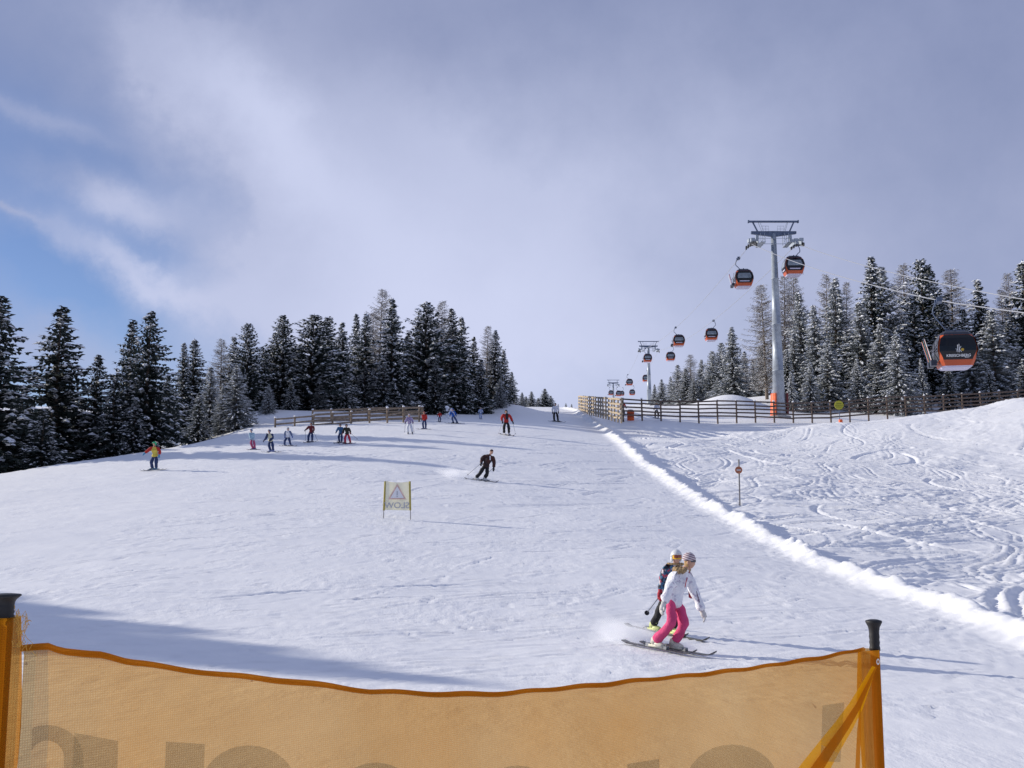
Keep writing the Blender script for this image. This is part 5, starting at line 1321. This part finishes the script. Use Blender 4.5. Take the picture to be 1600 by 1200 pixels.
for i in range(nu + 1):
    s = s0 + (s1 - s0) * i / nu; zt = float(np.interp(s, ts, tz))
    for k_ in range(nv + 1):
        q = k_ / nv; z = zt + (.22 - zt) * q
        vs.append(NA + NDn * s + NN * wave(s, q) * min(1, (s1 - s) * 8, (s - s0) * 8 + .1) + V3((0, 0, z)) - O); uvs.append((s, z))
for i in range(nu):
    for k_ in range(nv): a_ = i * (nv + 1) + k_; fs.append((a_, a_ + nv + 1, a_ + nv + 2, a_ + 1))
mb.add(vs, fs); no = mb.build("net_fabric", NET, root, True)
def set_uv(o, fn):
    uv = o.data.uv_layers.new(name="uv")
    for lp in o.data.loops: uv.data[lp.index].uv = fn(o.data.vertices[lp.vertex_index].co)
def fuv(c_):
    w_ = c_ + O; return ((w_ - NA).dot(NDn), w_.z)
set_uv(no, fuv)
mb = MB(); vs = []; fs = []                             # hem folded over the top cord
for i in range(nu + 1):
    s = s0 - .005 + (s1 - s0 + .02) * i / nu; zt = float(np.interp(s, ts, tz)) + .0015 * math.sin(s * 40); b_ = NA + NDn * s + NN * wave(s, 0) * min(1, max(0, (s1 - s) * 8), max(0, (s - s0) * 8) + .1) - O
    hw = .0034 + .0006 * math.sin(s * 17)
    for a_, zz in ((-.004, -hw * 1.6), (-.005, 0), (0, .004), (.005, 0), (.004, -hw * 1.6)): vs.append(b_ + NN * a_ + V3((0, 0, zt + zz)))
for i in range(nu):
    for k_ in range(4): a_ = i * 5 + k_; fs.append((a_, a_ + 5, a_ + 6, a_ + 1))
mb.add(vs, fs); ho = mb.build("top_hem", HEM, root, True); set_uv(ho, fuv)
# printed letters of which only the tops show (word seen from behind)
def arch(cx, top, w, stroke, right_leg=True, left_leg=True):
    pts = []; n = 16; r_ = w / 2
    o_ = [(cx + r_ * math.cos(math.pi - math.pi * i / n), top + r_ * .9 - r_ * .9 * math.sin(math.pi * i / n)) for i in range(n + 1)]
    i_ = [(cx + (r_ - stroke) * math.cos(math.pi - math.pi * i / n), top + r_ * .9 - (r_ * .9 - stroke * .8) * math.sin(math.pi * i / n)) for i in range(n + 1)]
    o_ = [(o_[0][0], 1420)] + o_ + [(o_[-1][0], 1420)]; i_ = [(i_[0][0], 1420)] + i_ + [(i_[-1][0], 1420)]
    return o_, i_
def plant_strip(mb, A_, B_):
    vs = []
    for a_, b_ in zip(A_, B_):
        for q in (a_, b_): vs.append(on_net(max(42, q[0]), q[1]) + NN * .028 - O)
    mb.add(vs, [(2 * i, 2 * i + 1, 2 * i + 3, 2 * i + 2) for i in range(len(A_) - 1)])
def plant_quad(mb, q):
    mb.add([on_net(*p) + NN * .028 - O for p in q], [(0, 1, 2, 3)])
for cx, tp0, w_, st in ((66, 1128, 112, 30), (378, 1160, 150, 75), (575, 1187, 135, 67), (795, 1192, 130, 65), (1130, 1160, 150, 52)):
    mb = MB(); plant_strip(mb, *arch(cx, tp0, w_, st)); o = mb.build("printed_letter", PRT, root); set_uv(o, fuv)
for q in (((108, 1140), (176, 1153), (168, 1430), (92, 1430)), ((250, 1154), (310, 1158), (300, 1430), (236, 1430)), ((966, 1190), (1016, 1182), (1022, 1430), (972, 1430)), ((1271, 1100), (1305, 1095), (1299, 1188), (1268, 1186))):
    mb = MB(); plant_quad(mb, q); o = mb.build("printed_letter", PRT, root); set_uv(o, fuv)
# posts, sleeves, grips
def npost(base, topz, lean, gl, lab):
    b0 = V3((base.x, base.y, gz(base.x, base.y) - .2)) - O; t0 = V3((base.x, base.y, topz)) + lean - O
    mb = MB(); mb.tube([b0, t0], .0135, 12); po = mb.build("post", POSTM, root, True)
    d = (t0 - b0).normalized()
    mb = MB()
    prof = [(.0155, 0), (.0150, .008), (.0135, .014), (.0150, .022), (.0137, .030), (.0150, .038), (.0140, .046), (.0145, .056), (.0165, .066), (.0205, .074), (.0235, .080), (.0225, .084), (.012, .087)]
    sc__ = gl / .087
    mb.lathe((0, 0, 0), [(r_, z * sc__) for r_, z in prof], 22)
    o = mb.build("grip", RUB, po, True, t0); o.rotation_euler = d.to_track_quat('Z', 'Y').to_euler()
    return b0, t0
tr_ = P(1367, 1016, 3.03); b0, t0 = npost(V3((tr_.x - .0, tr_.y, 0)), tr_.z, V3((.0, 0, 0)), .087, '')
tl_ = P(6, 966, 1.60); b1, t1 = npost(V3((tl_.x - .0, tl_.y, 0)), tl_.z, V3((0, 0, 0)), .037, '')
def sleeve(c, z1, wl, wr, m, name):
    """cloth pocket round a post: gathered tube, ripples run down it"""
    mb = MB(); vs = []; fs = []; n = 26; rows = 30
    for k_ in range(rows + 1):
        q = k_ / rows; z = z1 + (.2 - z1) * q
        for i in range(n):
            a_ = 2 * math.pi * i / n; r0 = .024 + .003 * math.sin(5 * a_ + q * 3)
            ex = math.cos(a_); w_ = (wl if ex < 0 else wr) * (1 + .18 * math.sin(q * 9 + 1))
            if q < .12: w_ *= .75 + 2 * q
            vs.append(c + NDn * ex * w_ + NN * math.sin(a_) * r0 + V3((0, 0, z)))
    for k_ in range(rows):
        for i in range(n): fs.append((k_ * n + i, k_ * n + (i + 1) % n, (k_ + 1) * n + (i + 1) % n, (k_ + 1) * n + i))
    mb.add(vs, fs); o = mb.build(name, m, root, True); set_uv(o, fuv); return o
sleeve(V3((tr_.x - .012, tr_.y, 0)) - V3((O.x, O.y, 0)), tr_.z + .003, .060, .018, SLV, "post_sleeve")
sleeve(V3((tl_.x - .004, tl_.y, 0)) - V3((O.x, O.y, 0)), tl_.z + .002, .022, .032, SL2, "post_sleeve")
mb = MB(); e0 = on_net(1372, 1034); q = P(1372, 1034, 2.97) - O
vs = []; fs = []
for i in range(16):
    a_ = 2 * math.pi * i / 16
    for r_ in (.0045, .0085): vs.append(q + NDn * math.cos(a_) * r_ + V3((0, 0, math.sin(a_) * r_)))
for i in range(16): fs.append((2 * i, 2 * i + 1, (2 * i + 3) % 32, (2 * i + 2) % 32))
mb.add(vs, fs); mb.build("eyelet", mat("eyelet_metal", (.6, .6, .6), .3, .8), root)
for nm, g_, m_ in (("diagonal_fold", 1.0, YF), ("diagonal_crease", .42, HEM)):
    cl = [(1352, 1040, 3), (1340, 1066, 6), (1324, 1100, 10), (1304, 1132, 13), (1280, 1166, 16), (1254, 1205, 20), (1224, 1260, 26), (1190, 1340, 32)]
    mb = MB(); plant_strip(mb, [(x - w * g_, y - w * .5 * g_) for x, y, w in cl], [(x + w * g_, y + w * .5 * g_) for x, y, w in cl])
    if nm == "diagonal_crease": mb.v = [tuple(V3(v) + NN * .006) for v in mb.v]
    o = mb.build(nm, m_, root); set_uv(o, fuv)
mb = MB(); plant_strip(mb, [(1330, 1100), (1325, 1140), (1322, 1200), (1322, 1300)], [(1331, 1100), (1331, 1140), (1329, 1200), (1330, 1300)]); o = mb.build("seam_fold", HEM, root); set_uv(o, fuv)
mb = MB(); r9 = random.Random(9)
for i in range(26):
    a_ = P(r9.uniform(22, 40), r9.uniform(962, 1012), 1.58) - O
    pts = [a_]
    for k_ in range(5): pts.append(pts[-1] + V3((r9.uniform(-.004, .006), r9.uniform(-.003, .003), r9.uniform(-.010, .010))))
    mb.tube(pts, .0004, 4)
mb.build("frayed_threads", mat("thread", (.6, .33, .06), .8), root)
